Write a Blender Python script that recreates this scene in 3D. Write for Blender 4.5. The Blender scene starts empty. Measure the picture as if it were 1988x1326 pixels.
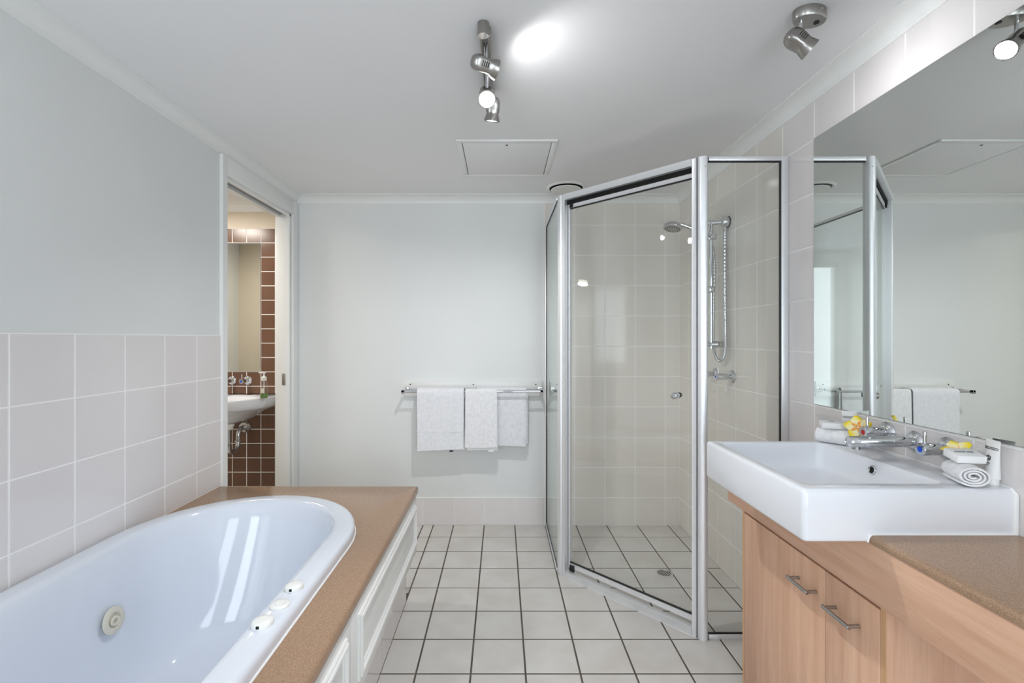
import bpy, bmesh, math, random
from mathutils import Vector, Matrix
random.seed(7)
sc = bpy.context.scene
COL = sc.collection
PI = math.pi

# ------------------------------------------------------------------ camera
F_PX = 928.0
CAM_H = 1.221
cam_d = bpy.data.cameras.new('camera')
cam_d.sensor_width = 36.0
cam_d.lens = F_PX / 1988.0 * 36.0
cam_d.shift_x = 21.0 / 1988.0
cam_d.shift_y = -6.0 / 1988.0
cam_d.clip_start = 0.02
cam = bpy.data.objects.new('camera', cam_d)
cam.location = (0, 0, CAM_H)
cam.rotation_euler = (PI / 2, 0, 0)
COL.objects.link(cam)
sc.camera = cam

# ------------------------------------------------------------------ light, exposure
sc.view_settings.view_transform = 'Standard'
sc.view_settings.look = 'None'
sc.view_settings.exposure = 1.5
sc.view_settings.gamma = 1.0
sc.view_settings.use_curve_mapping = False
sc.cycles.use_denoising = True
sc.cycles.use_adaptive_sampling = True
sc.cycles.adaptive_threshold = 0.02
sc.cycles.max_bounces = 9
sc.cycles.diffuse_bounces = 5
sc.cycles.glossy_bounces = 6
sc.cycles.transmission_bounces = 8
sc.cycles.transparent_max_bounces = 16
sc.cycles.sample_clamp_indirect = 4.0
sc.cycles.caustics_reflective = False
sc.cycles.caustics_refractive = False

world = bpy.data.worlds.new('sky')
sc.world = world
world.use_nodes = True
wb = world.node_tree.nodes['Background']
wb.inputs[0].default_value = (0.78, 0.88, 1.0, 1)
wb.inputs[1].default_value = 0.6

def area_light(name, loc, rot, sx, sy, power, color):
    d = bpy.data.lights.new(name, 'AREA')
    d.shape = 'RECTANGLE'; d.size = sx; d.size_y = sy
    d.energy = power; d.color = color
    o = bpy.data.objects.new(name, d)
    o.location = loc; o.rotation_euler = rot
    COL.objects.link(o)
    return o
REAR_Y = -1.15
# added area lights: cool daylight fill behind two added windows, out of view
area_light('window_daylight', (-0.935, REAR_Y - 0.13, 1.18), (PI / 2, 0, 0), 0.66, 1.75, 8.5, (0.86, 0.93, 1.0))
area_light('window_daylight', (0.595, REAR_Y - 0.13, 1.18), (PI / 2, 0, 0), 0.94, 1.75, 8.5, (0.86, 0.93, 1.0))
SPOT_POWER = 13.0

# ------------------------------------------------------------------ helpers
def lin(c):
    c = c / 255.0
    return c / 12.92 if c <= 0.04045 else ((c + 0.055) / 1.055) ** 2.4
def rgb(r, g, b):
    return (lin(r), lin(g), lin(b), 1.0)

def mat(name, col, rough=0.5, metal=0.0, spec=0.5, coat=0.0, trans=0.0, ior=1.45):
    m = bpy.data.materials.new(name); m.use_nodes = True
    b = m.node_tree.nodes['Principled BSDF']
    b.inputs['Base Color'].default_value = col
    b.inputs['Roughness'].default_value = rough
    b.inputs['Metallic'].default_value = metal
    b.inputs['Specular IOR Level'].default_value = spec
    b.inputs['Coat Weight'].default_value = coat
    b.inputs['Coat Roughness'].default_value = 0.05
    b.inputs['Transmission Weight'].default_value = trans
    b.inputs['IOR'].default_value = ior
    return m
def nd(m, t):
    return m.node_tree.nodes.new(t)
def lk(m, a, b):
    m.node_tree.links.new(a, b)
def bsdf(m):
    return m.node_tree.nodes['Principled BSDF']

def noise_mat(name, c1, c2, scale=8, detail=4, rough=0.4, bump=0.0, bscale=None, stretch=None,
              coords='Position', random_amt=0.0, lo=0.35, hi=0.65, coat=0.0, spec=0.5, wob=0.0):
    m = mat(name, c1, rough, coat=coat, spec=spec)
    if coords == 'Position':
        g = nd(m, 'ShaderNodeNewGeometry'); src = g.outputs['Position']
    else:
        g = nd(m, 'ShaderNodeTexCoord'); src = g.outputs['Object']
    mp = nd(m, 'ShaderNodeMapping'); lk(m, src, mp.inputs[0])
    if stretch: mp.inputs['Scale'].default_value = stretch
    n = nd(m, 'ShaderNodeTexNoise'); n.inputs['Scale'].default_value = scale
    n.inputs['Detail'].default_value = detail
    n.inputs['Distortion'].default_value = wob
    lk(m, mp.outputs[0], n.inputs['Vector'])
    r = nd(m, 'ShaderNodeValToRGB')
    r.color_ramp.elements[0].position = lo; r.color_ramp.elements[0].color = c1
    r.color_ramp.elements[1].position = hi; r.color_ramp.elements[1].color = c2
    lk(m, n.outputs['Fac'], r.inputs[0])
    out = r.outputs[0]
    if random_amt:
        oi = nd(m, 'ShaderNodeObjectInfo')
        mr = nd(m, 'ShaderNodeMapRange')
        mr.inputs['To Min'].default_value = 1 - random_amt
        mr.inputs['To Max'].default_value = 1 + random_amt * 0.3
        lk(m, oi.outputs['Random'], mr.inputs['Value'])
        mx = nd(m, 'ShaderNodeVectorMath'); mx.operation = 'SCALE'
        lk(m, out, mx.inputs[0]); lk(m, mr.outputs[0], mx.inputs['Scale'])
        out = mx.outputs[0]
    lk(m, out, bsdf(m).inputs['Base Color'])
    if bump:
        n2 = nd(m, 'ShaderNodeTexNoise'); n2.inputs['Scale'].default_value = bscale or scale * 3
        n2.inputs['Detail'].default_value = 3
        lk(m, mp.outputs[0], n2.inputs['Vector'])
        bp = nd(m, 'ShaderNodeBump'); bp.inputs['Strength'].default_value = bump
        bp.inputs['Distance'].default_value = 0.002
        lk(m, n2.outputs['Fac'], bp.inputs['Height'])
        lk(m, bp.outputs[0], bsdf(m).inputs['Normal'])
    return m

M = {}
M['paint'] = noise_mat('wall_paint', rgb(229, 231, 230), rgb(233, 235, 234), 1.5, 2, rough=0.45, bump=0.04, bscale=90)
M['ceiling'] = noise_mat('ceiling_paint', rgb(238, 238, 238), rgb(241, 241, 241), 1.2, 2, rough=0.7)
M['gloss'] = mat('gloss_white_paint', rgb(238, 239, 237), 0.28)
M['cream'] = noise_mat('powder_paint', rgb(226, 214, 196), rgb(230, 218, 200), 1.5, 2, rough=0.5)
M['tile'] = noise_mat('wall_tile_glaze', rgb(228, 223, 222), rgb(232, 228, 227), 2.0, 2, rough=0.10, random_amt=0.02)
M['shower_tile'] = noise_mat('shower_tile_glaze', rgb(233, 228, 220), rgb(236, 231, 224), 2.0, 2, rough=0.10, random_amt=0.02)
M['grout'] = mat('white_grout', rgb(250, 249, 247), 0.8)
M['floor_tile'] = noise_mat('floor_tile_glaze', rgb(217, 215, 211), rgb(208, 204, 198), 7.0, 5, rough=0.30, random_amt=0.04, bump=0.02, bscale=60)
M['floor_grout'] = noise_mat('dark_grout', rgb(84, 78, 72), rgb(102, 94, 86), 14, 3, rough=0.9)
M['brown_tile'] = noise_mat('brown_tile_glaze', rgb(112, 82, 66), rgb(120, 90, 73), 5.0, 3, rough=0.22, random_amt=0.08)
M['stone'] = noise_mat('speckled_brown_stone', rgb(152, 122, 97), rgb(178, 148, 122), 420, 2, rough=0.22, lo=0.36, hi=0.68, spec=0.35)
M['acrylic'] = mat('white_acrylic', rgb(226, 231, 240), 0.08, coat=0.3)
M['ceramic'] = mat('white_ceramic', rgb(234, 236, 241), 0.06, coat=0.3)
M['cream_plastic'] = mat('cream_plastic', rgb(222, 216, 200), 0.3)
M['white_plastic'] = mat('white_plastic', rgb(236, 236, 232), 0.3)
M['silicone'] = mat('white_silicone', rgb(243, 243, 242), 0.45)
M['chrome'] = mat('chrome', (0.64, 0.65, 0.67, 1), 0.05, 1.0)
M['steel'] = mat('brushed_nickel', (0.36, 0.345, 0.325, 1), 0.28, 1.0)
M['darksteel'] = mat('satin_steel', (0.42, 0.41, 0.40, 1), 0.28, 1.0)
M['alu'] = mat('satin_aluminium', (0.84, 0.85, 0.87, 1), 0.42, 0.7)
M['black'] = mat('black_rubber', rgb(18, 18, 20), 0.5)
M['slot'] = mat('dark_slot', rgb(10, 10, 10), 0.8)
M['red'] = mat('red_dot', rgb(190, 24, 24), 0.3)
M['blue'] = mat('blue_dot', rgb(20, 84, 214), 0.3)
M['ink'] = mat('black_ink', rgb(22, 22, 26), 0.5)
M['paper'] = mat('white_carton', rgb(244, 244, 243), 0.5)
M['terry'] = noise_mat('white_terry', rgb(236, 236, 238), rgb(246, 246, 247), 60, 3, rough=0.95, bump=0.55, bscale=420, spec=0.1)
M['terry_grey'] = noise_mat('white_terry_cool', rgb(234, 235, 238), rgb(243, 243, 246), 50, 3, rough=0.95, bump=0.55, bscale=380, spec=0.1)
M['board'] = mat('white_melamine', rgb(238, 238, 236), 0.35)
M['mirror'] = mat('mirror_silver', (0.80, 0.83, 0.81, 1), 0.0, 1.0)
M['mirror_edge'] = mat('mirror_edge', rgb(58, 70, 68), 0.2)
M['sealant_grey'] = mat('mirror_bead', rgb(232, 232, 232), 0.5)
M['grate'] = mat('drain_steel', (0.80, 0.80, 0.81, 1), 0.30, 1.0)
M['liquid'] = mat('green_soap', rgb(120, 170, 60), 0.1, trans=0.6)

def wood(name, axis):
    st = {'Z': (16, 16, 1.0), 'Y': (16, 1.0, 16)}[axis]
    m = noise_mat(name, rgb(207, 161, 132), rgb(227, 187, 159), 2.2, 5, rough=0.36, stretch=st, lo=0.3, hi=0.72, wob=0.6)
    # fine pores on top of the broad figure
    p = nd(m, 'ShaderNodeNewGeometry'); mp = nd(m, 'ShaderNodeMapping')
    lk(m, p.outputs['Position'], mp.inputs[0])
    mp.inputs['Scale'].default_value = {'Z': (190, 190, 5), 'Y': (190, 5, 190)}[axis]
    n = nd(m, 'ShaderNodeTexNoise'); n.inputs['Scale'].default_value = 2.5; n.inputs['Detail'].default_value = 2
    lk(m, mp.outputs[0], n.inputs['Vector'])
    r = nd(m, 'ShaderNodeValToRGB')
    r.color_ramp.elements[0].position = 0.42; r.color_ramp.elements[0].color = (0.80, 0.76, 0.72, 1)
    r.color_ramp.elements[1].position = 0.58; r.color_ramp.elements[1].color = (1, 1, 1, 1)
    lk(m, n.outputs['Fac'], r.inputs[0])
    mx = nd(m, 'ShaderNodeMix'); mx.data_type = 'RGBA'; mx.blend_type = 'MULTIPLY'
    mx.inputs[0].default_value = 0.28
    old = bsdf(m).inputs['Base Color'].links[0].from_socket
    lk(m, old, mx.inputs[6]); lk(m, r.outputs[0], mx.inputs[7])
    lk(m, mx.outputs[2], bsdf(m).inputs['Base Color'])
    return m
M['wood_v'] = wood('beech_vertical', 'Z')
M['wood_h'] = wood('beech_horizontal', 'Y')
M['wood_edge'] = noise_mat('beech_edge', rgb(196, 150, 108), rgb(214, 172, 132), 3, 4, rough=0.5, stretch=(60, 60, 1))

def pane_material(name, tint):
    # thin clear pane: straight-through light, mirror reflection rising with angle (Schlick)
    m = bpy.data.materials.new(name); m.use_nodes = True
    nt = m.node_tree; nt.nodes.clear()
    out = nd(m, 'ShaderNodeOutputMaterial')
    tr = nd(m, 'ShaderNodeBsdfTransparent'); tr.inputs[0].default_value = tint
    gl = nd(m, 'ShaderNodeBsdfGlossy'); gl.inputs['Roughness'].default_value = 0.0
    gl.inputs['Color'].default_value = (0.95, 1.0, 0.98, 1)
    ge = nd(m, 'ShaderNodeNewGeometry')
    dt = nd(m, 'ShaderNodeVectorMath'); dt.operation = 'DOT_PRODUCT'
    lk(m, ge.outputs['Incoming'], dt.inputs[0]); lk(m, ge.outputs['Normal'], dt.inputs[1])
    ab = nd(m, 'ShaderNodeMath'); ab.operation = 'ABSOLUTE'; lk(m, dt.outputs['Value'], ab.inputs[0])
    om = nd(m, 'ShaderNodeMath'); om.operation = 'SUBTRACT'; om.inputs[0].default_value = 1.0; lk(m, ab.outputs[0], om.inputs[1])
    pw = nd(m, 'ShaderNodeMath'); pw.operation = 'POWER'; pw.inputs[1].default_value = 5.0; lk(m, om.outputs[0], pw.inputs[0])
    ma = nd(m, 'ShaderNodeMath'); ma.operation = 'MULTIPLY_ADD'; ma.inputs[1].default_value = 0.96; ma.inputs[2].default_value = 0.04
    lk(m, pw.outputs[0], ma.inputs[0])
    mx = nd(m, 'ShaderNodeMixShader')
    lk(m, ma.outputs[0], mx.inputs[0]); lk(m, tr.outputs[0], mx.inputs[1]); lk(m, gl.outputs[0], mx.inputs[2])
    lk(m, mx.outputs[0], out.inputs[0])
    return m
M['pane'] = pane_material('clear_glass_pane', (0.989, 0.994, 0.990, 1))
M['clear'] = pane_material('clear_glass', (0.97, 0.975, 0.975, 1))

def emission(name, col, strength):
    m = bpy.data.materials.new(name); m.use_nodes = True
    b = bsdf(m)
    b.inputs['Base Color'].default_value = col
    b.inputs['Emission Color'].default_value = col
    b.inputs['Emission Strength'].default_value = strength
    return m
M['lamp'] = emission('lit_lamp_glass', (1.0, 0.99, 0.97, 1), 6.0)
M['lamp_warm'] = emission('lit_diffuser', (1.0, 0.9, 0.78, 1), 4.0)  # glow of the added powder-room lamp

def petal_material():
    m = mat('frangipani_petal', rgb(250, 240, 200), 0.5)
    t = nd(m, 'ShaderNodeTexCoord'); s = nd(m, 'ShaderNodeSeparateXYZ')
    lk(m, t.outputs['Object'], s.inputs[0])
    mr = nd(m, 'ShaderNodeMapRange'); mr.inputs['From Min'].default_value = 0.0; mr.inputs['From Max'].default_value = 0.04
    ad = nd(m, 'ShaderNodeMath'); ad.operation = 'MULTIPLY_ADD'; ad.inputs[1].default_value = -0.5
    lk(m, s.outputs['Y'], ad.inputs[0]); lk(m, s.outputs['X'], ad.inputs[2])
    lk(m, ad.outputs[0], mr.inputs['Value'])
    r = nd(m, 'ShaderNodeValToRGB'); e = r.color_ramp.elements
    e[0].position = 0.0; e[0].color = rgb(244, 122, 10)
    e[1].position = 1.0; e[1].color = rgb(247, 214, 20)
    a = e.new(0.11); a.color = rgb(250, 186, 60)
    a = e.new(0.28); a.color = rgb(252, 244, 205)
    a = e.new(0.55); a.color = rgb(251, 238, 150)
    a = e.new(0.80); a.color = rgb(248, 222, 50)
    lk(m, mr.outputs[0], r.inputs[0]); lk(m, r.outputs[0], bsdf(m).inputs['Base Color'])
    return m
M['petal'] = petal_material()

# ---- mesh building
def box(bm, x0, x1, y0, y1, z0, z1, bev=0.0, seg=2):
    g = bmesh.ops.create_cube(bm, size=1.0)
    vs = g['verts']
    for v in vs:
        v.co = Vector(((x0 + x1) / 2 + v.co.x * (x1 - x0), (y0 + y1) / 2 + v.co.y * (y1 - y0), (z0 + z1) / 2 + v.co.z * (z1 - z0)))
    if bev:
        es = list({e for v in vs for e in v.link_edges})
        bmesh.ops.bevel(bm, geom=es, offset=bev, segments=seg, affect='EDGES', profile=0.5)
    return bm
def obox(bm, c, u, v, w, su, sv, sw, bev=0.0, seg=2):
    """oriented box: centre c, unit axes u v w, full sizes"""
    g = bmesh.ops.create_cube(bm, size=1.0)
    vs = g['verts']
    c, u, v, w = Vector(c), Vector(u), Vector(v), Vector(w)
    for p in vs:
        p.co = c + u * (p.co.x * su) + v * (p.co.y * sv) + w * (p.co.z * sw)
    if bev:
        es = list({e for q in vs for e in q.link_edges})
        bmesh.ops.bevel(bm, geom=es, offset=bev, segments=seg, affect='EDGES', profile=0.5)
    return bm
def loft(bm, rings, close=True, cap0=True, cap1=True):
    """rings: lists of equally many points"""
    vr = [[bm.verts.new(p) for p in r] for r in rings]
    n = len(vr[0])
    for a, b in zip(vr[:-1], vr[1:]):
        for i in range(n if close else n - 1):
            j = (i + 1) % n
            bm.faces.new((a[i], a[j], b[j], b[i]))
    if cap0: bm.faces.new(list(reversed(vr[0])))
    if cap1: bm.faces.new(vr[-1])
    return bm
def frame(d):
    d = Vector(d).normalized()
    u = d.orthogonal().normalized()
    if abs(d.z) < 0.99:
        u = Vector((0, 0, 1)).cross(d).normalized()
    return u, d.cross(u).normalized(), d
def lathe(bm, prof, o=(0, 0, 0), d=(0, 0, 1), seg=24, cap0=True, cap1=True):
    """prof: (radius, distance along d)"""
    u, v, w = frame(d); o = Vector(o)
    rings = []
    for r, h in prof:
        rings.append([o + w * h + (u * math.cos(t) + v * math.sin(t)) * max(r, 1e-5) for t in [2 * PI * i / seg for i in range(seg)]])
    return loft(bm, rings, True, cap0, cap1)
def cyl(bm, p0, p1, r, seg=20, r1=None, bev=0.0):
    p0, p1 = Vector(p0), Vector(p1); L = (p1 - p0).length
    r1 = r if r1 is None else r1
    if bev:
        return lathe(bm, [(r - bev, 0), (r, bev), (r1, L - bev), (r1 - bev, L)], p0, p1 - p0, seg)
    return lathe(bm, [(r, 0), (r1, L)], p0, p1 - p0, seg)
def tube(bm, pts, r, seg=12, caps=True):
    pts = [Vector(p) for p in pts]
    rings = []; u = None
    for i, p in enumerate(pts):
        d = (pts[min(i + 1, len(pts) - 1)] - pts[max(i - 1, 0)]).normalized()
        if u is None: u = d.orthogonal().normalized()
        u = (u - d * u.dot(d)).normalized()
        v = d.cross(u)
        rr = r[i] if isinstance(r, (list, tuple)) else r
        rings.append([p + (u * math.cos(t) + v * math.sin(t)) * rr for t in [2 * PI * k / seg for k in range(seg)]])
    return loft(bm, rings, True, caps, caps)
def spline(ctrl, n=10):
    P = [Vector(p) for p in ctrl]; out = []
    for i in range(len(P) - 1):
        p0, p1, p2, p3 = P[max(i - 1, 0)], P[i], P[i + 1], P[min(i + 2, len(P) - 1)]
        for k in range(n):
            t = k / n
            out.append(0.5 * ((2 * p1) + (p2 - p0) * t + (2 * p0 - 5 * p1 + 4 * p2 - p3) * t * t + (3 * p1 - p0 - 3 * p2 + p3) * t ** 3))
    out.append(P[-1]); return out
def prism(bm, poly, axis, a, b):
    """poly of 2D points extruded along axis x/y/z between a and b"""
    def P(q, h):
        return {'x': (h, q[0], q[1]), 'y': (q[0], h, q[1]), 'z': (q[0], q[1], h)}[axis]
    return loft(bm, [[P(q, a) for q in poly], [P(q, b) for q in poly]])

def new():
    return bmesh.new()
def wpos(o):
    p = Vector((0, 0, 0))
    while o is not None:
        p += o.location; o = o.parent
    return p
def finish(name, bm, m, smooth=True, ang=38):
    bmesh.ops.recalc_face_normals(bm, faces=bm.faces)
    me = bpy.data.meshes.new(name); bm.to_mesh(me); bm.free()
    if smooth:
        for p in me.polygons: p.use_smooth = True
        me.set_sharp_from_angle(angle=math.radians(ang))
    if m is not None: me.materials.append(m if not isinstance(m, str) else M[m])
    return me
def obj(name, bm, m, parent=None, local=False, smooth=True, at=None, ang=38, label=None):
    """one mesh object; coordinates are world coordinates unless local"""
    me = finish(name, bm, m, smooth, ang)
    o = bpy.data.objects.new(name, me); COL.objects.link(o)
    if parent is not None:
        o.parent = parent
        if not local:
            me.transform(Matrix.Translation(-wpos(parent)))
    elif at is not None:
        if not local: me.transform(Matrix.Translation(-Vector(at)))
        o.location = at
    if label: o['label'] = label
    return o
def thing(name, label, cat, loc=(0, 0, 0), group=None, rot=None):
    o = bpy.data.objects.new(name, None); COL.objects.link(o)
    o.empty_display_size = 0.05
    o.location = loc
    if rot: o.rotation_euler = rot
    tag(o, label, cat, group)
    return o
def tag(o, label, cat, group=None):
    o['label'] = label; o['category'] = cat
    if group: o['group'] = group
    return o
def struct(name, bm, m, smooth=False):
    o = obj(name, bm, m, smooth=smooth)
    o['kind'] = 'structure'
    return o
TILE_MESH = {}
def tile(parent, axis, c, su, sv, m, th=0.005, name='tile', ch=0.0012):
    """axis: '+z' floor, '+x' wall facing +x, '-x', '-y'. c = centre of the visible face"""
    key = (axis, round(su, 4), round(sv, 4), m, th)
    if key not in TILE_MESH:
        bm = new()
        def P(a, b, h):
            return {'+z': (a, b, h), '+x': (h, a, b), '-x': (-h, a, b), '-y': (a, -h, b)}[axis]
        hu, hv = su / 2, sv / 2
        def R(i, h): return [P(-hu + i, -hv + i, h), P(hu - i, -hv + i, h), P(hu - i, hv - i, h), P(-hu + i, hv - i, h)]
        loft(bm, [R(0, -th), R(0, -ch), R(ch, 0)], True, False, True)
        TILE_MESH[key] = finish(name, bm, m, smooth=False)
    o = bpy.data.objects.new(name, TILE_MESH[key]); COL.objects.link(o)
    o.location = c; o.parent = parent
    return o

# ------------------------------------------------------------------ room shell
XL, XR, YB, ZC = -1.335, 1.165, 3.13, 2.152
T_OUT = 0.10
DOOR_Y0, DOOR_Y1, DOOR_Z = 2.314, 3.042, 2.011
WLX = -1.43      # powder-room face of the left wall

bm = new(); box(bm, WLX, XR + 0.1, REAR_Y - 0.1, YB + 0.1, -0.10, -0.0013)
floor = struct('floor', bm, 'floor_grout')
bm = new(); box(bm, WLX, XR + 0.1, REAR_Y - 0.1, YB + 0.1, ZC, ZC + 0.1)
ceil = struct('ceiling', bm, 'ceiling')
bm = new()
box(bm, WLX, XL - 0.004, REAR_Y, DOOR_Y0, -0.003, ZC)
box(bm, WLX, XL - 0.004, DOOR_Y0, DOOR_Y1, DOOR_Z + 0.0, ZC)
box(bm, WLX, XL - 0.004, DOOR_Y1, 3.40, -0.003, ZC)
wall_left = struct('wall_left', bm, 'paint')
bm = new(); box(bm, XL - 0.004, XR + 0.1, YB, YB + 0.1, -0.003, ZC)
wall_back = struct('wall_back', bm, 'paint')
bm = new(); box(bm, XR + 0.0010, XR + 0.1, REAR_Y, YB, -0.003, ZC)
wall_right = struct('wall_right', bm, 'grout')
# rear wall; windows added for daylight, pier keeps their reflection off shower glass
WZ0, WZ1 = 0.30, 2.02
ADDED_WINS = ((-1.25, -0.62), (0.14, 1.05))
bm = new()
for x0, x1 in ((WLX, -1.25), (-0.62, 0.14), (1.05, XR + 0.1)):
    box(bm, x0, x1, REAR_Y - 0.1, REAR_Y, -0.003, ZC)
for x0, x1 in ADDED_WINS:
    box(bm, x0, x1, REAR_Y - 0.1, REAR_Y, -0.003, WZ0)
    box(bm, x0, x1, REAR_Y - 0.1, REAR_Y, WZ1, ZC)
wall_rear = struct('wall_rear', bm, 'paint')
for k, (x0, x1) in enumerate(ADDED_WINS):
    bm = new()
    for a, b in ((x0, x0 + 0.045), (x1 - 0.045, x1)):
        box(bm, a, b, REAR_Y - 0.08, REAR_Y - 0.02, WZ0, WZ1, 0.004)
    for a, b in ((WZ0, WZ0 + 0.045), (WZ1 - 0.045, WZ1)):
        box(bm, x0, x1, REAR_Y - 0.08, REAR_Y - 0.02, a, b, 0.004)
    added_win = struct('window_%d' % (k + 1), bm, 'gloss')  # unseen frame, added around the fill light
    bm = new(); box(bm, x0 + 0.045, x1 - 0.045, REAR_Y - 0.053, REAR_Y - 0.047, WZ0 + 0.045, WZ1 - 0.045)
    obj('pane', bm, 'pane', added_win, smooth=False)

# floor tiles, 200 mm pitch, one object each
G = 0.0068
xj = [0.089 + 0.2 * k for k in range(-8, 7)]
yj = [2.941 + 0.2 * k for k in range(-21, 2)]
for i in range(len(xj) - 1):
    for j in range(len(yj) - 1):
        x0, x1, y0, y1 = xj[i], xj[i + 1], yj[j], yj[j + 1]
        x0, x1, y0, y1 = max(x0, -0.443), min(x1, XR + 0.003), max(y0, REAR_Y), min(y1, YB - 0.0005)
        if x1 - x0 < 0.02 or y1 - y0 < 0.02: continue
        if x1 < -0.44: continue
        tile(floor, '+z', ((x0 + x1) / 2, (y0 + y1) / 2, 0.0), x1 - x0 - G, y1 - y0 - G, 'floor_tile', name='floor_tile')
# far strip of floor beyond the bath end
for (x0, x1) in ((-1.335, -1.311), (-1.311, -1.111), (-1.111, -0.911), (-0.911, -0.711), (-0.711, -0.511), (-0.511, -0.443)):
    for (y0, y1) in ((2.29, 2.341), (2.341, 2.541), (2.541, 2.741), (2.741, 2.941), (2.941, YB)):
        tile(floor, '+z', ((x0 + x1) / 2, (y0 + y1) / 2, 0.0), x1 - x0 - G, y1 - y0 - G, 'floor_tile', name='floor_tile')

# left wall tiles above the bath
GW = 0.0042
yl = [2.273] + [2.093 - 0.2 * k for k in range(0, 17)]
zl = [0.5215, 0.635, 0.835, 1.035, 1.235]
for a, b in zip(yl[:-1], yl[1:]):
    b = max(b, REAR_Y)
    if a - b < 0.02: continue
    for z0, z1 in zip(zl[:-1], zl[1:]):
        tile(wall_left, '+x', (XL + 0.003, (a + b) / 2, (z0 + z1) / 2), a - b - GW, z1 - z0 - GW, 'tile', name='wall_tile', th=0.0065)
bm = new(); box(bm, XL - 0.004, XL + 0.0021, REAR_Y, 2.274, 0.5, 1.2365)
g = obj('grout_bed', bm, 'grout', wall_left, smooth=False)

# shower tiles on the back wall and all of the right wall
ZJ = [0.0, 0.18] + [0.18 + 0.198 * k for k in range(1, 10)] + [2.125]
xb = [0.281, 0.480, 0.678, 0.876, 1.072, XR]
bm = new(); box(bm, 0.279, XR + 0.003, YB - 0.0052, YB, 0.0, ZC)
obj('grout_bed', bm, 'grout', wall_back, smooth=False)
for a, b in zip(xb[:-1], xb[1:]):
    for z0, z1 in zip(ZJ[:-1], ZJ[1:]):
        tile(wall_back, '-y', ((a + b) / 2, YB - 0.006, (z0 + z1) / 2), b - a - GW, z1 - z0 - GW, 'shower_tile', name='wall_tile')
MIR_Y0, MIR_Y1, MIR_Z0, MIR_Z1 = 0.38, 1.778, 0.976, 1.964
yr = [YB - 0.004] + [2.978 - 0.2 * k for k in range(0, 21)]
for a, b in zip(yr[:-1], yr[1:]):
    b = max(b, REAR_Y)
    if a - b < 0.02: continue
    for z0, z1 in zip(ZJ[:-1], ZJ[1:]):
        if a <= MIR_Y1 + 0.01 and b >= MIR_Y0 - 0.01 and z0 >= MIR_Z0 - 0.01 and z1 <= MIR_Z1 + 0.01:
            continue
        tile(wall_right, '-x', (XR, (a + b) / 2, (z0 + z1) / 2), a - b - GW, z1 - z0 - GW, 'tile' if b < 1.9 else 'shower_tile', name='wall_tile')
# tiled skirting along the painted back wall
bm = new(); box(bm, XL + 0.0, 0.279, YB - 0.006, YB, 0.0, 0.181)
base = struct('baseboard_back', bm, 'grout')
xs = [-1.335, -1.311] + [-1.111 + 0.2 * k for k in range(0, 6)] + [0.089, 0.279]
xs = [-1.335, -1.108, -0.908, -0.708, -0.508, -0.308, -0.109, 0.0894, 0.279]
for a, b in zip(xs[:-1], xs[1:]):
    tile(base, '-y', ((a + b) / 2, YB - 0.0085, 0.091), b - a - 0.004, 0.178, 'tile', name='skirting_tile')

# cove cornice round the room
def cove(n=10, drop=0.050, proj=0.058):
    pts = [(0, 0), (0, -drop), (0.004, -drop)]
    for i in range(n + 1):
        t = PI / 2 * i / n
        # concave quarter arc
        pts.append((proj - 0.004 - (proj - 0.010) * math.cos(t) + 0.0, -drop + 0.004 + (drop - 0.010) * math.sin(t) * 1.0))
    pts += [(proj, -0.005), (proj, 0)]
    return pts
cv = cove()
bm = new(); prism(bm, [(XL - 0.004 + a, ZC + b) for a, b in cv], 'y', REAR_Y, YB); struct('trim_1', bm, 'gloss', True)
bm = new(); prism(bm, [(XR - a, ZC + b) for a, b in cv], 'y', REAR_Y, YB); struct('trim_2', bm, 'gloss', True)
bm = new(); prism(bm, [(YB - a, ZC + b) for a, b in cv], 'x', XL, XR); struct('trim_3', bm, 'gloss', True)

# ------------------------------------------------------------------ door opening in the left wall
frame_o = bpy.data.objects.new('door_1', None); COL.objects.link(frame_o)
frame_o['kind'] = 'structure'; frame_o.location = (XL, DOOR_Y0, 0)
frame_o['label'] = 'white painted frame of the sliding door opening beside the bath'
bm = new()
prism(bm, [(2.274, 0.0), (2.274, 2.10), (2.312, 2.10), (2.312, 0.0)], 'x', XL - 0.004, XL + 0.012)
obj('architrave', bm, 'gloss', frame_o, smooth=False)
bm = new(); box(bm, XL - 0.004, XL + 0.012, DOOR_Y1 + 0.002, YB - 0.0005, 0.0, 2.10, 0.003)
obj('architrave', bm, 'gloss', frame_o)
bm = new(); box(bm, XL - 0.004, XL + 0.012, 2.312, DOOR_Y1 + 0.002, DOOR_Z, 2.10, 0.003)
obj('architrave', bm, 'gloss', frame_o)
bm = new(); box(bm, WLX, XL - 0.004, DOOR_Y1 - 0.018, DOOR_Y1, 0.0, DOOR_Z, 0.002); obj('jamb', bm, 'gloss', frame_o)
bm = new(); box(bm, WLX, XL - 0.062, DOOR_Y0, DOOR_Y0 + 0.018, 0.0, DOOR_Z, 0.002); obj('jamb', bm, 'gloss', frame_o)
bm = new(); box(bm, XL - 0.022, XL - 0.004, DOOR_Y0, DOOR_Y0 + 0.014, 0.0, DOOR_Z, 0.002); obj('jamb', bm, 'gloss', frame_o)
bm = new(); box(bm, WLX, XL - 0.062, DOOR_Y0, DOOR_Y1, DOOR_Z - 0.020, DOOR_Z); obj('head_lining', bm, 'gloss', frame_o)
bm = new(); box(bm, XL - 0.022, XL - 0.004, DOOR_Y0, DOOR_Y1, DOOR_Z - 0.014, DOOR_Z); obj('head_lining', bm, 'gloss', frame_o)
bm = new(); box(bm, XL - 0.062, XL - 0.022, DOOR_Y0, DOOR_Y1, DOOR_Z - 0.003, DOOR_Z); obj('sliding_track', bm, 'darksteel', frame_o)
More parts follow.
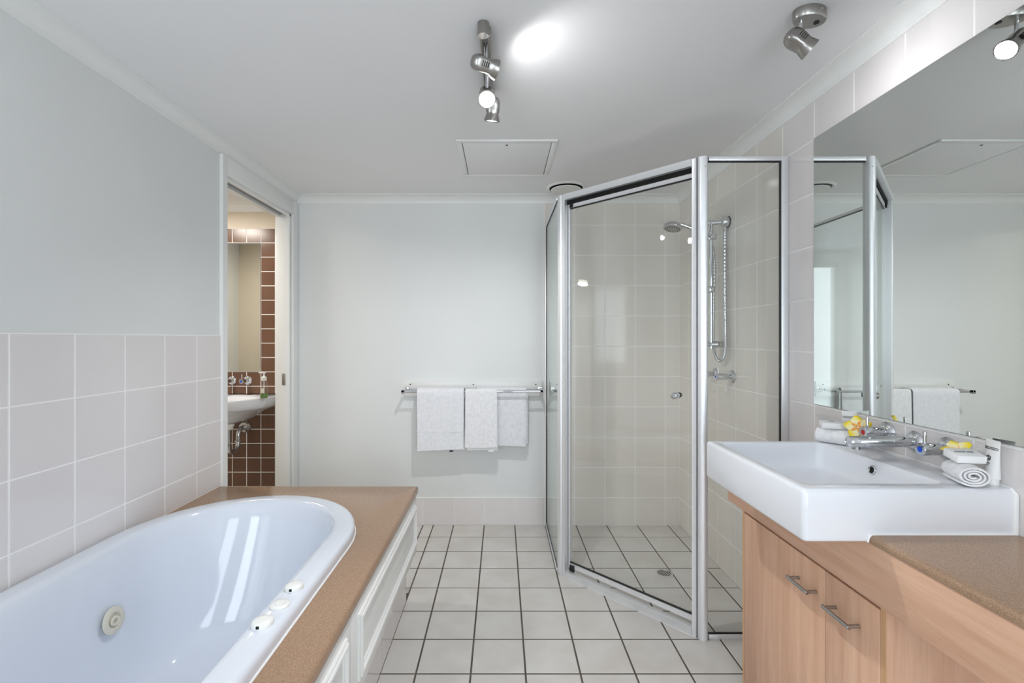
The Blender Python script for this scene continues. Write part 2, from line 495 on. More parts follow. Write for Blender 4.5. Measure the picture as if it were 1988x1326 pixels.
bm = new(); box(bm, XL - 0.051, XL - 0.029, DOOR_Y1 - 0.0205, DOOR_Y1 - 0.018, 0.925, 0.998, 0.0008)
sp = obj('strike_plate', bm, 'darksteel', frame_o, label='small metal strike plate in the far jamb')
bm = new(); box(bm, XL - 0.044, XL - 0.036, DOOR_Y1 - 0.0212, DOOR_Y1 - 0.0205, 0.945, 0.980); obj('latch_slot', bm, 'steel', sp)
# sliding leaf parked in the wall, its edge showing at the near jamb
leaf = bpy.data.objects.new('door_2', None); COL.objects.link(leaf)
leaf['kind'] = 'structure'; leaf.location = (XL - 0.042, DOOR_Y0, 0)
leaf['label'] = 'white sliding door leaf parked inside the wall, only its edge showing'
bm = new(); box(bm, XL - 0.059, XL - 0.025, DOOR_Y0 + 0.0, DOOR_Y0 + 0.020, 0.012, DOOR_Z - 0.012, 0.002); obj('leaf_edge', bm, 'gloss', leaf)
bm = new(); box(bm, XL - 0.054, XL - 0.030, DOOR_Y0 + 0.020, DOOR_Y0 + 0.0225, 0.86, 1.0, 0.001); obj('edge_pull', bm, 'darksteel', leaf)

# ------------------------------------------------------------------ powder room beyond the door
PX0, PX1, PY0, PY1 = -2.60, WLX, 1.90, 3.33
bm = new(); box(bm, PX0 - 0.1, PX1, PY0 - 0.1, PY1 + 0.1, -0.1, 0.0); struct('floor_powder_room', bm, 'floor_tile')
bm = new(); box(bm, PX0 - 0.1, PX1, PY0 - 0.1, PY1 + 0.1, ZC, ZC + 0.1); struct('ceiling_powder_room', bm, 'ceiling')
bm = new(); box(bm, PX0 - 0.1, PX1, PY1, PY1 + 0.1, 0.0, ZC); wall_pb = struct('wall_powder_back', bm, 'cream')
bm = new(); box(bm, PX0 - 0.1, PX0, PY0, PY1, 0.0, ZC); struct('wall_powder_left', bm, 'paint')
bm = new(); box(bm, PX0 - 0.1, PX1, PY0 - 0.1, PY0, 0.0, ZC); struct('wall_powder_near', bm, 'cream')
bm = new(); prism(bm, [(PY1 - a, ZC + b) for a, b in cv], 'x', PX0, PX1); struct('trim_4', bm, 'gloss', True)
TP = 0.0997
zt = [0.9885 + TP * k for k in range(-10, 11)]
xt = [-1.5715 - TP * k for k in range(-2, 11)]
PM = (-2.35, -1.6712, 0.9885, 0.9885 + 9 * TP)     # powder mirror x0 x1 z0 z1
bm = new(); box(bm, PX0, PX1, PY1 - 0.0052, PY1, 0.0, zt[-1]); obj('grout_bed', bm, 'grout', wall_pb, smooth=False)
for a, b in zip(xt[:-1], xt[1:]):
    b = max(b, PX0); a = min(a, PX1)
    if a - b < 0.015: continue
    for z0, z1 in zip(zt[:-1], zt[1:]):
        if a <= PM[1] + 0.01 and b >= PM[0] - 0.08 and z0 > PM[2] - 0.01 and z1 < PM[3] + 0.01: continue
        z0 = max(z0, 0.0)
        if z1 - z0 < 0.01: continue
        tile(wall_pb, '-y', ((a + b) / 2, PY1 - 0.006, (z0 + z1) / 2), a - b - 0.004, z1 - z0 - 0.004, 'brown_tile', name='brown_tile')
t = thing('powder_room_mirror', 'tall frameless mirror above the basin in the next room', 'mirror', ((PM[0] + PM[1]) / 2, PY1, PM[2]))
bm = new(); box(bm, PM[0] + 0.002, PM[1] - 0.002, PY1 - 0.0092, PY1 - 0.0053, PM[2] + 0.002, PM[3] - 0.002); obj('backing', bm, 'mirror_edge', t, smooth=False)
bm = new(); box(bm, PM[0] + 0.002, PM[1] - 0.002, PY1 - 0.0102, PY1 - 0.0093, PM[2] + 0.002, PM[3] - 0.002); obj('mirror_face', bm, 'mirror', t, smooth=False)
# added round ceiling light, out of view, to brighten the powder room
def fill_ceiling_light(label, x, y, power, col, lampmat):
    t = thing('ceiling_light', label, 'lamp', (x, y, ZC))
    bm = new(); lathe(bm, [(0.13, 0), (0.13, 0.02), (0.125, 0.025)], (x, y, ZC), (0, 0, -1), 32); obj('rim', bm, 'white_plastic', t)
    bm = new(); lathe(bm, [(0.12, 0.024), (0.10, 0.038), (0.05, 0.045)], (x, y, ZC), (0, 0, -1), 32); obj('diffuser', bm, lampmat, t)
    ld = bpy.data.lights.new('round_lamp', 'AREA'); ld.shape = 'DISK'; ld.size = 0.24; ld.energy = power; ld.color = col
    lo = bpy.data.objects.new('round_lamp', ld); lo.location = (0, 0, -0.06); COL.objects.link(lo); lo.parent = t
fill_ceiling_light('round ceiling light of the next room', -2.05, 2.75, 3.7, (1.0, 0.93, 0.84), 'lamp_warm')
# ------------------------------------------------------------------ bath
BCX, A0, B0 = -0.915, 0.405, 0.437
YF, YN = 1.60, 0.72
NS = 24
def oval(a, bf, bn, z, cx=BCX):
    p = []
    for i in range(NS + 1):
        t = PI * i / NS
        p.append((cx + a * math.cos(t), YF + bf * math.sin(t), z))
    for i in range(1, 5):
        k = i / 5; p.append((cx - a, YF + (YN - YF) * k, z))
    for i in range(NS + 1):
        t = PI + PI * i / NS
        p.append((cx + a * math.cos(t), YN + bn * math.sin(t), z))
    for i in range(1, 5):
        k = i / 5; p.append((cx + a, YN + (YF - YN) * k, z))
    return p
DECK_Z = 0.52
DX0, DX1, DY0, DY1 = XL + 0.0015, -0.395, 0.22, 2.273
# stone deck with the tub cut-out
def ray_rect(c, t, x0, x1, y0, y1):
    dx, dy = math.cos(t), math.sin(t); k = 1e9
    if dx > 1e-9: k = min(k, (x1 - c[0]) / dx)
    if dx < -1e-9: k = min(k, (x0 - c[0]) / dx)
    if dy > 1e-9: k = min(k, (y1 - c[1]) / dy)
    if dy < -1e-9: k = min(k, (y0 - c[1]) / dy)
    return (c[0] + dx * k, c[1] + dy * k)
dc = (BCX, (DY0 + DY1) / 2)
hole = oval(A0 - 0.02, B0 - 0.02, 0.42 - 0.02, 0)
def hole_at(t):
    dx, dy = math.cos(t), math.sin(t)
    for (ax, ay, _), (bx, by, _) in zip(hole, hole[1:] + hole[:1]):
        ux, uy = bx - ax, by - ay
        den = dx * uy - dy * ux
        if abs(den) < 1e-12: continue
        k = ((ax - dc[0]) * uy - (ay - dc[1]) * ux) / den
        s = ((ax - dc[0]) * dy - (ay - dc[1]) * dx) / den
        if k > 0 and -1e-6 <= s <= 1 + 1e-6: return (dc[0] + dx * k, dc[1] + dy * k)
    return None
angs = [2 * PI * i / 96 for i in range(96)] + [math.atan2(y - dc[1], x - dc[0]) % (2 * PI) for x in (DX0, DX1) for y in (DY0, DY1)]
angs = sorted(set(round(a, 6) for a in angs))
def rect_ring(ins, z):
    return [(*ray_rect(dc, t, DX0, DX1, DY0, DY1), z) if ins == 0 else
            (min(max(ray_rect(dc, t, DX0, DX1, DY0, DY1)[0], DX0), DX1 - ins),
             min(max(ray_rect(dc, t, DX0, DX1, DY0, DY1)[1], DY0 + ins), DY1 - ins), z) for t in angs]
hr = [hole_at(t) for t in angs]
bm = new()
loft(bm, [[(x, y, DECK_Z - 0.036) for x, y in hr], [(x, y, DECK_Z) for x, y in hr], rect_ring(0.010, DECK_Z),
          rect_ring(0.004, DECK_Z - 0.0025), rect_ring(0, DECK_Z - 0.010), rect_ring(0, DECK_Z - 0.030), rect_ring(0.004, DECK_Z - 0.036),
          [(x, y, DECK_Z - 0.036) for x, y in hr]], True, False, False)
bmesh.ops.remove_doubles(bm, verts=bm.verts, dist=1e-5)
deck = obj('bath_deck', bm, 'stone', at=((DX0 + DX1) / 2, (DY0 + DY1) / 2, DECK_Z - 0.036), ang=50)
tag(deck, 'speckled brown stone deck around the white bathtub', 'bath deck')

tub = thing('bathtub', 'white oval spa bathtub set into the brown stone deck', 'bathtub', (BCX, 1.16, 0.066))
rings = []
prof = [(0.020, 0.500), (0.020, 0.5195), (0.000, 0.5205), (0.000, 0.540), (0.002, 0.549), (0.008, 0.5555), (0.018, 0.558), (0.058, 0.558), (0.068, 0.5565), (0.075, 0.552), (0.080, 0.542),
        (0.087, 0.50), (0.094, 0.43), (0.101, 0.36), (0.109, 0.29), (0.119, 0.22), (0.132, 0.165), (0.150, 0.122), (0.176, 0.094), (0.210, 0.078), (0.25, 0.070), (0.29, 0.067), (0.33, 0.066)]
for d, z in prof:
    e = max(0.0, 0.552 - z) * 0.28 if d > 0.075 else 0.0        # the far end leans back
    a = A0 - d
    rings.append(oval(a, max(B0 - d - e, 0.02), max(0.42 - d - e * 0.6, 0.02), z))
bm = new(); loft(bm, rings, True, False, True)
obj('tub_shell', bm, 'acrylic', tub, ang=60)
bm = new(); tube(bm, [Vector(p) + Vector((0, 0, 0)) for p in oval(A0 + 0.001, B0 + 0.001, 0.421, DECK_Z + 0.001)] + [Vector(oval(A0 + 0.001, B0 + 0.001, 0.421, DECK_Z + 0.001)[0])], 0.0028, 6)
obj('silicone_bead', bm, 'silicone', tub)
# whirlpool jet on the far inner side
def jet(c, d):
    bm = new(); lathe(bm, [(0.040, 0.0), (0.040, 0.003), (0.036, 0.006), (0.024, 0.0065), (0.021, 0.004), (0.019, 0.0005)], c, d, 36)
    j = obj('whirlpool_jet', bm, 'cream_plastic', tub, label='cream round spa jet in the tub side')
    c2 = Vector(c) + Vector(d).normalized() * 0.001
    dd = (Vector(d).normalized() + Vector((0.1, -0.35, -0.1))).normalized()
    bm = new(); lathe(bm, [(0.015, -0.002), (0.0145, 0.010), (0.012, 0.012), (0.0075, 0.011), (0.0065, 0.004)], c2, dd, 24)
    obj('nozzle', bm, 'cream_plastic', j)
jet((-1.205, 1.485, 0.345), (1.0, -0.02, 0.16))
# control knobs on the right rim
def knob(x, y, notch, r):
    z = 0.558
    bm = new()
    if notch:
        lathe(bm, [(r, 0), (r + 0.0005, 0.004), (r - 0.001, 0.009), (r - 0.005, 0.0125), (0.008, 0.0135)], (x, y, z), (0, 0, 1), 32)
        k = obj('air_control', bm, 'white_plastic', tub)
        bm = new(); box(bm, x - 0.0035, x + 0.0035, y - r - 0.0012, y - r * 0.70, z + 0.003, z + 0.0092, 0.0008)
        obj('notch', bm, 'slot', k)
        bm = new(); box(bm, x - 0.0025, x + 0.0025, y - r * 0.72, y - r * 0.1, z + 0.0118, z + 0.0138, 0.0006)
        obj('ridge', bm, 'white_plastic', k)
    else:
        lathe(bm, [(r, 0), (r, 0.003), (r - 0.003, 0.006), (r - 0.010, 0.007), (r - 0.0105, 0.006), (r - 0.0115, 0.006), (r - 0.012, 0.0085), (0.004, 0.0095)], (x, y, z), (0, 0, 1), 32)
        obj('air_button', bm, 'white_plastic', tub)
knob(-0.549, 1.268, True, 0.0235); knob(-0.549, 1.186, False, 0.0235); knob(-0.553, 1.108, True, 0.0245)

# white panelled bath front
PZ0, PZ1, PXF = 0.216, DECK_Z - 0.036, -0.401
panel = thing('bath_front_panel', 'white moulded timber front panel under the bath deck edge', 'panel', (PXF, 1.25, PZ0))
for y0, y1 in ((0.24, 1.279), (1.281, 2.262)):
    bm = new(); box(bm, PXF - 0.018, PXF, y0, y1, PZ0, PZ1, 0.0012); obj('board', bm, 'gloss', panel)
bm = new(); box(bm, DX0 + 0.01, PXF - 0.0185, 2.244, 2.262, PZ0, PZ1); obj('end_board', bm, 'gloss', panel)
def moulding_frame(y0, y1, z0, z1):
    w = 0.026
    pr = [(0.0, 0), (0.0, 0.004), (0.003, 0.007), (0.007, 0.008), (0.009, 0.012), (0.014, 0.0135), (0.019, 0.012), (0.021, 0.008), (0.0225, 0.006), (0.026, 0.005), (0.026, 0.0)]
    segs = [((y0, z0), (y1, z0), (0, 1)), ((y1, z1), (y0, z1), (0, -1)), ((y0, z1), (y0, z0), (1, 0)), ((y1, z0), (y1, z1), (-1, 0))]
    for (a, b, nrm) in segs:
        bm = new(); R0 = []; R1 = []
        ay, az = a; by, bz = b
        L = math.hypot(by - ay, bz - az); ty, tz = (by - ay) / L, (bz - az) / L
        for q, h in pr:                     # mitred ends
            R0.append((PXF + h, ay + ty * q + nrm[0] * q, az + tz * q + nrm[1] * q))
            R1.append((PXF + h, by - ty * q + nrm[0] * q, bz - tz * q + nrm[1] * q))
        loft(bm, [R0, R1]); obj('moulding', bm, 'gloss', panel, ang=25)
moulding_frame(1.335, 2.222, 0.262, 0.449)
moulding_frame(0.345, 1.233, 0.262, 0.449)
# tiled plinth, set back under the panel
pl = thing('bath_plinth', 'low pale tiled plinth set back under the white bath panel', 'plinth', (-0.45, 1.25, 0.0))
bm = new(); box(bm, -0.4635, -0.4435, 0.26, 2.216, -0.003, PZ0 - 0.001); obj('core', bm, 'grout', pl, smooth=False)
yk = [2.219, 2.141] + [1.941 - 0.2 * k for k in range(0, 9)]
for a, b in zip(yk[:-1], yk[1:]):
    b = max(b, 0.26)
    if a - b < 0.02: continue
    o = tile(pl, '+x', Vector((-0.440, (a + b) / 2, 0.108)) - pl.location, a - b - GW, 0.212, 'tile', name='plinth_tile')

# ------------------------------------------------------------------ shower screen
SZ = 1.960
P0 = Vector((0.316, 2.482, 0)); P1 = Vector((0.822, 1.950, 0))
u = (P1 - P0).normalized(); nrm = Vector((u.y, -u.x, 0))
if nrm.y > 0: nrm = -nrm
W = Vector((0, 0, 1))
L = (P1 - P0).length
scr = thing('shower_screen', 'neo-angle glass shower screen with satin aluminium frame', 'shower screen', (P0.x, P0.y, 0.0))
def post(P, a):
    d = Vector((math.cos(a), math.sin(a), 0)); e = Vector((-d.y, d.x, 0))
    # rounded post: half-round outside face, flat back
    prof = []
    for i in range(13):
        t = -PI / 2 + PI * i / 12
        prof.append((0.010 + 0.013 * math.cos(t), 0.019 * math.sin(t)))
    prof += [(-0.012, 0.019), (-0.012, -0.019)]
    bm = new()
    R = lambda z, s=1.0: [P + d * (x * s) + e * (y * s) + W * z for x, y in prof]
    loft(bm, [R(0.0), R(SZ - 0.003), R(SZ, 0.88)])
    return obj('corner_post', bm, 'alu', scr, ang=30)
ang0 = math.atan2(-0.38, -0.92)
pA = post(P0, math.radians(202)); pB = post(P1, math.radians(248))
bm = new(); lathe(bm, [(0.0025, 0), (0.0025, 0.0012)], P1 + Vector((0.001, -0.0225, 1.915)), (0.2, -1, 0), 10); obj('rivet', bm, 'steel', pB)
# door jambs next to the posts
def bar(name, a, b, off, th, z0, z1, m='alu', par=scr, bev=0.0015):
    """box along the diagonal from a to b (metres from P0), centred at offset off along the outward normal"""
    bm = new(); c = P0 + u * ((a + b) / 2) + nrm * off + W * ((z0 + z1) / 2)
    obox(bm, c, u, nrm, W, b - a, th, z1 - z0, bev)
    return obj(name, bm, m, par)
bar('door_jamb', 0.018, 0.034, 0.004, 0.030, 0.0, SZ - 0.002)
bar('door_jamb', L - 0.036, L - 0.018, 0.004, 0.030, 0.0, SZ - 0.002)
bar('header_rail', 0.0345, L - 0.0365, 0.006, 0.034, SZ - 0.032, SZ - 0.002)
bar('header_channel', 0.0345, L - 0.0365, -0.004, 0.012, SZ - 0.051, SZ - 0.0325, 'slot')  # shade of the gap under the header, painted as a near-black strip
bar('sill_rail', 0.0345, L - 0.0365, 0.008, 0.026, 0.0, 0.032)
# sliding door
def dbar(name, a, b, off, th, z0, z1, m, par):
    return bar(name, a, b, off, th, z0, z1, m, par, 0.001)
DO = -0.014
d1, d2 = 0.046, L - 0.046
dg = dbar('door_pane', d1, d2, DO, 0.005, 0.070, SZ - 0.071, 'pane', scr)
dbar('top_rail', d1 - 0.006, d2 + 0.006, DO, 0.018, SZ - 0.071, SZ - 0.0525, 'alu', dg)
dbar('bottom_rail', d1 - 0.006, d2 + 0.006, DO, 0.018, 0.048, 0.070, 'alu', dg)
dbar('stile', d1 - 0.006, d1, DO, 0.018, 0.048, SZ - 0.0525, 'alu', dg)
dbar('stile', d2, d2 + 0.006, DO, 0.018, 0.048, SZ - 0.0525, 'alu', dg)
dbar('gasket', d1, d2, DO, 0.009, SZ - 0.0745, SZ - 0.0712, 'black', dg)
dbar('gasket', d1, d2, DO, 0.009, 0.0702, 0.0738, 'black', dg)
dbar('guide_block', d1 + 0.004, d1 + 0.030, DO + 0.012, 0.006, 0.0325, 0.062, 'black', dg)
dbar('roller_block', d1 + 0.004, d1 + 0.022, DO + 0.013, 0.006, SZ - 0.070, SZ - 0.051, 'black', dg)
kc = P0 + u * (L * 0.845) + W * 0.978 + nrm * DO
bm = new(); lathe(bm, [(0.012, 0.003), (0.012, 0.006), (0.008, 0.008), (0.008, 0.016), (0.013, 0.020), (0.0145, 0.030), (0.013, 0.036), (0.008, 0.038)], kc, nrm, 28)
obj('door_knob', bm, 'chrome', dg, label='round chrome shower door knob')
bm = new(); lathe(bm, [(0.012, 0.003), (0.012, 0.008), (0.010, 0.012), (0.010, 0.022), (0.007, 0.024)], kc, -nrm, 24)
obj('door_knob', bm, 'black', dg)
# fixed panel on the left, running to the back wall
LX = 0.297
ya, yb2 = 2.500, YB - 0.0065
bm = new(); box(bm, LX - 0.0025, LX + 0.0025, ya, yb2 - 0.006, 0.020, SZ - 0.016); gp = obj('fixed_pane', bm, 'pane', scr, smooth=False)
bm = new(); box(bm, LX - 0.009, LX + 0.009, ya, yb2, SZ - 0.016, SZ - 0.001, 0.001); obj('top_rail', bm, 'alu', gp)
bm = new(); box(bm, LX - 0.009, LX + 0.009, ya, yb2, 0.0, 0.020, 0.001); obj('bottom_rail', bm, 'alu', gp)
bm = new(); box(bm, LX - 0.009, LX + 0.009, yb2 - 0.016, yb2, 0.020, SZ - 0.016, 0.001); obj('wall_channel', bm, 'alu', gp)
bm = new(); box(bm, LX - 0.0045, LX + 0.0045, ya, yb2 - 0.016, SZ - 0.022, SZ - 0.0162); obj('gasket', bm, 'black', gp)
bm = new(); box(bm, LX - 0.0045, LX + 0.0045, ya, yb2 - 0.016, 0.0202, 0.025); obj('gasket', bm, 'black', gp)
bm = new(); box(bm, LX - 0.0055, LX + 0.0055, yb2 - 0.020, yb2 - 0.0162, 0.025, SZ - 0.022); obj('gasket', bm, 'black', gp)
# fixed panel on the right, running to the right wall
RY = 1.946
xa, xb2 = 0.842, XR - 0.0005
bm = new(); box(bm, xa, xb2 - 0.01, RY - 0.0025, RY + 0.0025, 0.020, SZ - 0.018); gp = obj('fixed_pane', bm, 'pane', scr, smooth=False)
bm = new(); box(bm, xa, xb2, RY - 0.010, RY + 0.010, SZ - 0.018, SZ - 0.001, 0.001); obj('top_rail', bm, 'alu', gp)
bm = new(); box(bm, xa, xb2, RY - 0.010, RY + 0.010, 0.0, 0.020, 0.001); obj('bottom_rail', bm, 'alu', gp)
bm = new(); box(bm, xb2 - 0.028, xb2, RY - 0.011, RY + 0.011, 0.0, SZ, 0.002); obj('wall_channel', bm, 'alu', gp)
bm = new(); box(bm, xa, xb2 - 0.028, RY - 0.0045, RY + 0.0045, SZ - 0.0225, SZ - 0.0182); obj('gasket', bm, 'black', gp)
bm = new(); box(bm, xa, xb2 - 0.028, RY - 0.0045, RY + 0.0045, 0.0202, 0.0235); obj('gasket', bm, 'black', gp)
bm = new(); box(bm, xb2 - 0.0315, xb2 - 0.0282, RY - 0.0045, RY + 0.0045, 0.0235, SZ - 0.0225); obj('gasket', bm, 'black', gp)

# floor drain
t = thing('floor_drain', 'round chrome floor drain grate inside the shower', 'drain', (0.848, 2.485, 0.0))
bm = new(); lathe(bm, [(0.0435, 0.0), (0.0435, 0.0016), (0.042, 0.0024), (0.036, 0.0024), (0.036, 0.0008), (0.002, 0.0008)], (0.848, 2.485, 0.0), (0, 0, 1), 40); obj('ring', bm, 'grate', t)
for i in range(8):
    xx = -0.030 + 0.060 * i / 7
    hw = math.sqrt(max(0.036 ** 2 - xx * xx, 0)) - 0.003
    bm = new(); box(bm, 0.848 + xx - 0.0022, 0.848 + xx + 0.0022, 2.485 - hw, 2.485 + hw, 0.0008, 0.0015); obj('slot', bm, 'slot', t, smooth=False)

# shower rail
rail = thing('shower_rail', 'chrome sliding shower rail with brackets on the shower wall', 'shower rail', (XR, 2.49, 1.19))
bx, by = 1.092, 2.488
bm = new(); cyl(bm, (bx, by, 1.165), (bx, by, 1.835), 0.0105, 18, bev=0.002); obj('rail_bar', bm, 'chrome', rail)
bm = new(); lathe(bm, [(0.016, 0), (0.018, 0.004), (0.018, 0.050), (0.013, 0.075), (0.013, 0.088), (0.009, 0.092)], (XR, by, 1.19), (-1, 0, 0), 24); obj('bracket', bm, 'chrome', rail)
# wall outlet elbow with the top bracket
bm = new(); lathe(bm, [(0.0295, 0.0), (0.0295, 0.004)], (XR, 2.452, 1.818), (-1, 0, 0), 28); obj('gasket_ring', bm, 'black', rail)
bm = new(); lathe(bm, [(0.027, 0.004), (0.028, 0.008), (0.028, 0.026), (0.024, 0.034), (0.018, 0.036)], (XR, 2.452, 1.818), (-1, 0, 0), 28)
cyl(bm, (XR - 0.018, 2.452, 1.800), (XR - 0.018, 2.452, 1.776), 0.010, 16)
cyl(bm, (XR - 0.018, 2.452, 1.776), (XR - 0.018, 2.452, 1.766), 0.0082, 16)
obj('wall_outlet', bm, 'chrome', rail)
bm = new(); tube(bm, [(XR - 0.022, 2.455, 1.820), (XR - 0.045, 2.466, 1.820), (bx + 0.01, by - 0.004, 1.822), (bx - 0.014, by + 0.004, 1.822)], [0.012, 0.012, 0.0125, 0.0125], 14); obj('bracket', bm, 'chrome', rail)
bm = new(); obox(bm, (bx - 0.004, by, 1.748), (1, 0, 0), (0, 1, 0), W, 0.060, 0.036, 0.034, 0.010, 3); sl = obj('slider', bm, 'chrome', rail)
bm = new(); lathe(bm, [(0.013, 0), (0.013, 0.014), (0.010, 0.017)], (bx - 0.0, by - 0.018, 1.748), (0, -1, 0), 20); obj('slider_knob', bm, 'chrome', sl)
bm = new(); obox(bm, (bx, by, 1.476), (1, 0, 0), (0, 1, 0), W, 0.034, 0.032, 0.034, 0.008, 3); sd = obj('dish_clip', bm, 'chrome', rail)
bm = new(); lathe(bm, [(0.052, 0.0), (0.056, 0.010), (0.0545, 0.0105), (0.050, 0.002), (0.01, 0.002)], (bx - 0.070, by, 1.470), (0, 0, 1), 32); obj('soap_dish', bm, 'clear', sd, label='clear plastic soap dish')
bm = new(); lathe(bm, [(0.0105, 0), (0.0105, 0.004)], (bx, by, 1.4548), (0, 0, 1), 16); obj('clip_band', bm, 'black', sd)
# hand shower in its holder, with the hose
hs = thing('hand_shower', 'chrome hand shower head resting in the rail slider', 'shower head', (bx - 0.02, by, 1.735))
bm = new()
tube(bm, spline([(bx - 0.012, by - 0.012, 1.735), (1.045, by - 0.012, 1.760), (1.00, by - 0.010, 1.785), (0.958, by - 0.008, 1.803), (0.93, by - 0.006, 1.812)], 6),
     [0.011 + 0.0025 * (i / 24.0) for i in range(25)], 16)
obj('handle', bm, 'chrome', hs)
hd = Vector((-0.22, -0.16, -0.96)).normalized()
hc = Vector((0.893, by - 0.004, 1.806))
bm = new(); lathe(bm, [(0.012, -0.016), (0.034, -0.010), (0.047, 0.002), (0.0495, 0.010), (0.0475, 0.016), (0.042, 0.017)], hc, hd, 36); hh = obj('spray_head', bm, 'chrome', hs)
bm = new(); lathe(bm, [(0.0415, 0.0165), (0.040, 0.0185), (0.020, 0.0195), (0.003, 0.0195)], hc, hd, 32); obj('spray_face', bm, 'darksteel', hh)
fu, fv, _ = frame(hd)
for R_, n_ in ((0.014, 6), (0.026, 12), (0.035, 18)):
    bm = new()
    for k in range(n_):
        t_ = 2 * PI * k / n_
        lathe(bm, [(0.0018, 0.019), (0.0012, 0.0212)], hc + (fu * math.cos(t_) + fv * math.sin(t_)) * R_, hd, 6)
    o = obj('nozzle_ring', bm, 'slot', hh)
hose_pts = spline([(XR - 0.018, 2.452, 1.768), (XR - 0.018, 2.453, 1.60), (XR - 0.020, 2.446, 1.40), (XR - 0.022, 2.436, 1.24), (XR - 0.023, 2.435, 1.165), (XR - 0.028, 2.447, 1.122), (XR - 0.036, 2.472, 1.106),
                   (XR - 0.044, 2.496, 1.122), (XR - 0.049, 2.508, 1.165), (XR - 0.051, 2.512, 1.25), (XR - 0.050, 2.512, 1.40), (XR - 0.046, 2.512, 1.60), (XR - 0.056, 2.508, 1.70), (bx - 0.005, 2.500, 1.722), (bx - 0.012, by - 0.012, 1.738)], 40)
bm = new(); tube(bm, hose_pts, [0.0082 if (i % 4) < 2 else 0.0070 for i in range(len(hose_pts))], 10); obj('hose', bm, 'chrome', hs, label='ribbed chrome shower hose', ang=80)

# quarter-turn taps: flange, body, lever pin, coloured dot
def make_tap(name, label, group, loc, dirx, dot, flange=0.033, length=0.085, body=0.0165, lever=0.030):
    """wall tap sticking out along dirx (unit vector) from loc"""
    t = thing(name, label, 'tap', loc, group)
    d = Vector(dirx); o = Vector(loc)
    bm = new(); lathe(bm, [(flange, 0), (flange, 0.002), (flange - 0.006, 0.009), (body + 0.002, 0.013), (body - 0.003, 0.0135)], o, d, 36); obj('flange', bm, 'chrome', t)
    bm = new(); lathe(bm, [(body - 0.004, 0.008), (body - 0.004, 0.028), (body - 0.001, 0.030), (body, 0.033), (body, length - 0.0015), (body - 0.0015, length)], o, d, 32); bd = obj('tap_body', bm, 'chrome', t)
    lp = o + d * (length - 0.013)
    bm = new(); cyl(bm, lp + W * (body - 0.002), lp + W * (body + lever), 0.0042, 14, bev=0.001); obj('lever', bm, 'chrome', t)
    bm = new(); lathe(bm, [(0.0075, length - 0.0002), (0.0075, length + 0.0004)], o, d, 20); obj('colour_dot', bm, dot, bd)
    return t
make_tap('shower_tap', 'chrome shower tap with blue dot, nearer the glass panel', 'shower taps', (XR, 2.408, 1.028), (-1, 0, 0), 'blue')
make_tap('shower_tap', 'chrome shower tap nearer the back corner, half behind the post', 'shower taps', (XR, 2.602, 1.028), (-1, 0, 0), 'red')

# ------------------------------------------------------------------ towel rail and towels
tr = thing('towel_rail', 'double chrome towel rail on a white backing board', 'towel rail', (-0.175, YB, 0.84))
bm = new(); box(bm, -0.635, 0.270, YB - 0.016, YB, 0.842, 0.940, 0.0015); obj('backing_board', bm, 'board', tr)
for x in (-0.592, -0.182, 0.226):
    bm = new(); lathe(bm, [(0.0042, 0), (0.0042, 0.001), (0.003, 0.0012)], (x, YB - 0.016, 0.921), (0, -1, 0), 12); obj('screw', bm, 'slot', tr)
YR1, YR2, ZRB = 3.055, 2.982, 0.889
for x in (-0.612, 0.252):
    bm = new(); box(bm, x - 0.008, x + 0.008, 2.962, YB - 0.016, ZRB - 0.004, ZRB + 0.010, 0.0015)
    box(bm, x - 0.008, x + 0.008, 2.962, 2.986, ZRB - 0.011, ZRB + 0.010, 0.0015)
    box(bm, x - 0.013, x + 0.013, YB - 0.022, YB - 0.016, ZRB - 0.016, ZRB + 0.016, 0.0015)
    obj('end_bracket', bm, 'chrome', tr)
for y in (YR1, YR2):
    bm = new(); cyl(bm, (-0.606, y, ZRB), (0.246, y, ZRB), 0.0075, 16); obj('rail_bar', bm, 'chrome', tr)

def towel_mesh(x0, x1, path, th, seed, layers=None, wave=0.003, skew=0.0):
    """cloth swept along x; path = (y, z) centre line over the bar"""
    bm = new(); rnd = random.Random(seed)
    nx = 28
    ph = [rnd.uniform(0, 6.28) for _ in range(4)]
    P = [Vector((0, y, z)) for y, z in path]
    n = len(P)
    nor = []
    for i in range(n):
        d = (P[min(i + 1, n - 1)] - P[max(i - 1, 0)]).normalized()
        nor.append(Vector((0, -d.z, d.y)))
    top = max(p.z for p in P)
    R = []
    for k in range(nx + 1):
        s = k / nx; ring = []
        def off(i):
            h = min(1.0, (top - P[i].z) / 0.30)
            w = wave * h * (math.sin(5.0 * s + ph[0]) + 0.6 * math.sin(9 * s + ph[1] + 3 * h))
            return w, h
        edge = 1.0 if 0 < k < nx else 0.55
        for i in range(n):
            w, h = off(i); x = x0 + (x1 - x0) * s + skew * h * (s - 0.5)
            dz = -0.006 * h * math.sin(2.2 * s + ph[2]) * (1 if h > 0.9 else 0)
            q = P[i] + nor[i] * (th / 2 * edge); ring.append(Vector((x, q.y - abs(w) if i > n // 2 else q.y - w * 0.3, q.z + dz)))
        for i in reversed(range(n)):
            w, h = off(i); x = x0 + (x1 - x0) * s + skew * h * (s - 0.5)
            dz = -0.006 * h * math.sin(2.2 * s + ph[2]) * (1 if h > 0.9 else 0)
            q = P[i] - nor[i] * (th / 2 * edge); ring.append(Vector((x, q.y - abs(w) if i > n // 2 else q.y - w * 0.3, q.z + dz)))
        R.append(ring)
    loft(bm, R)
    return bm
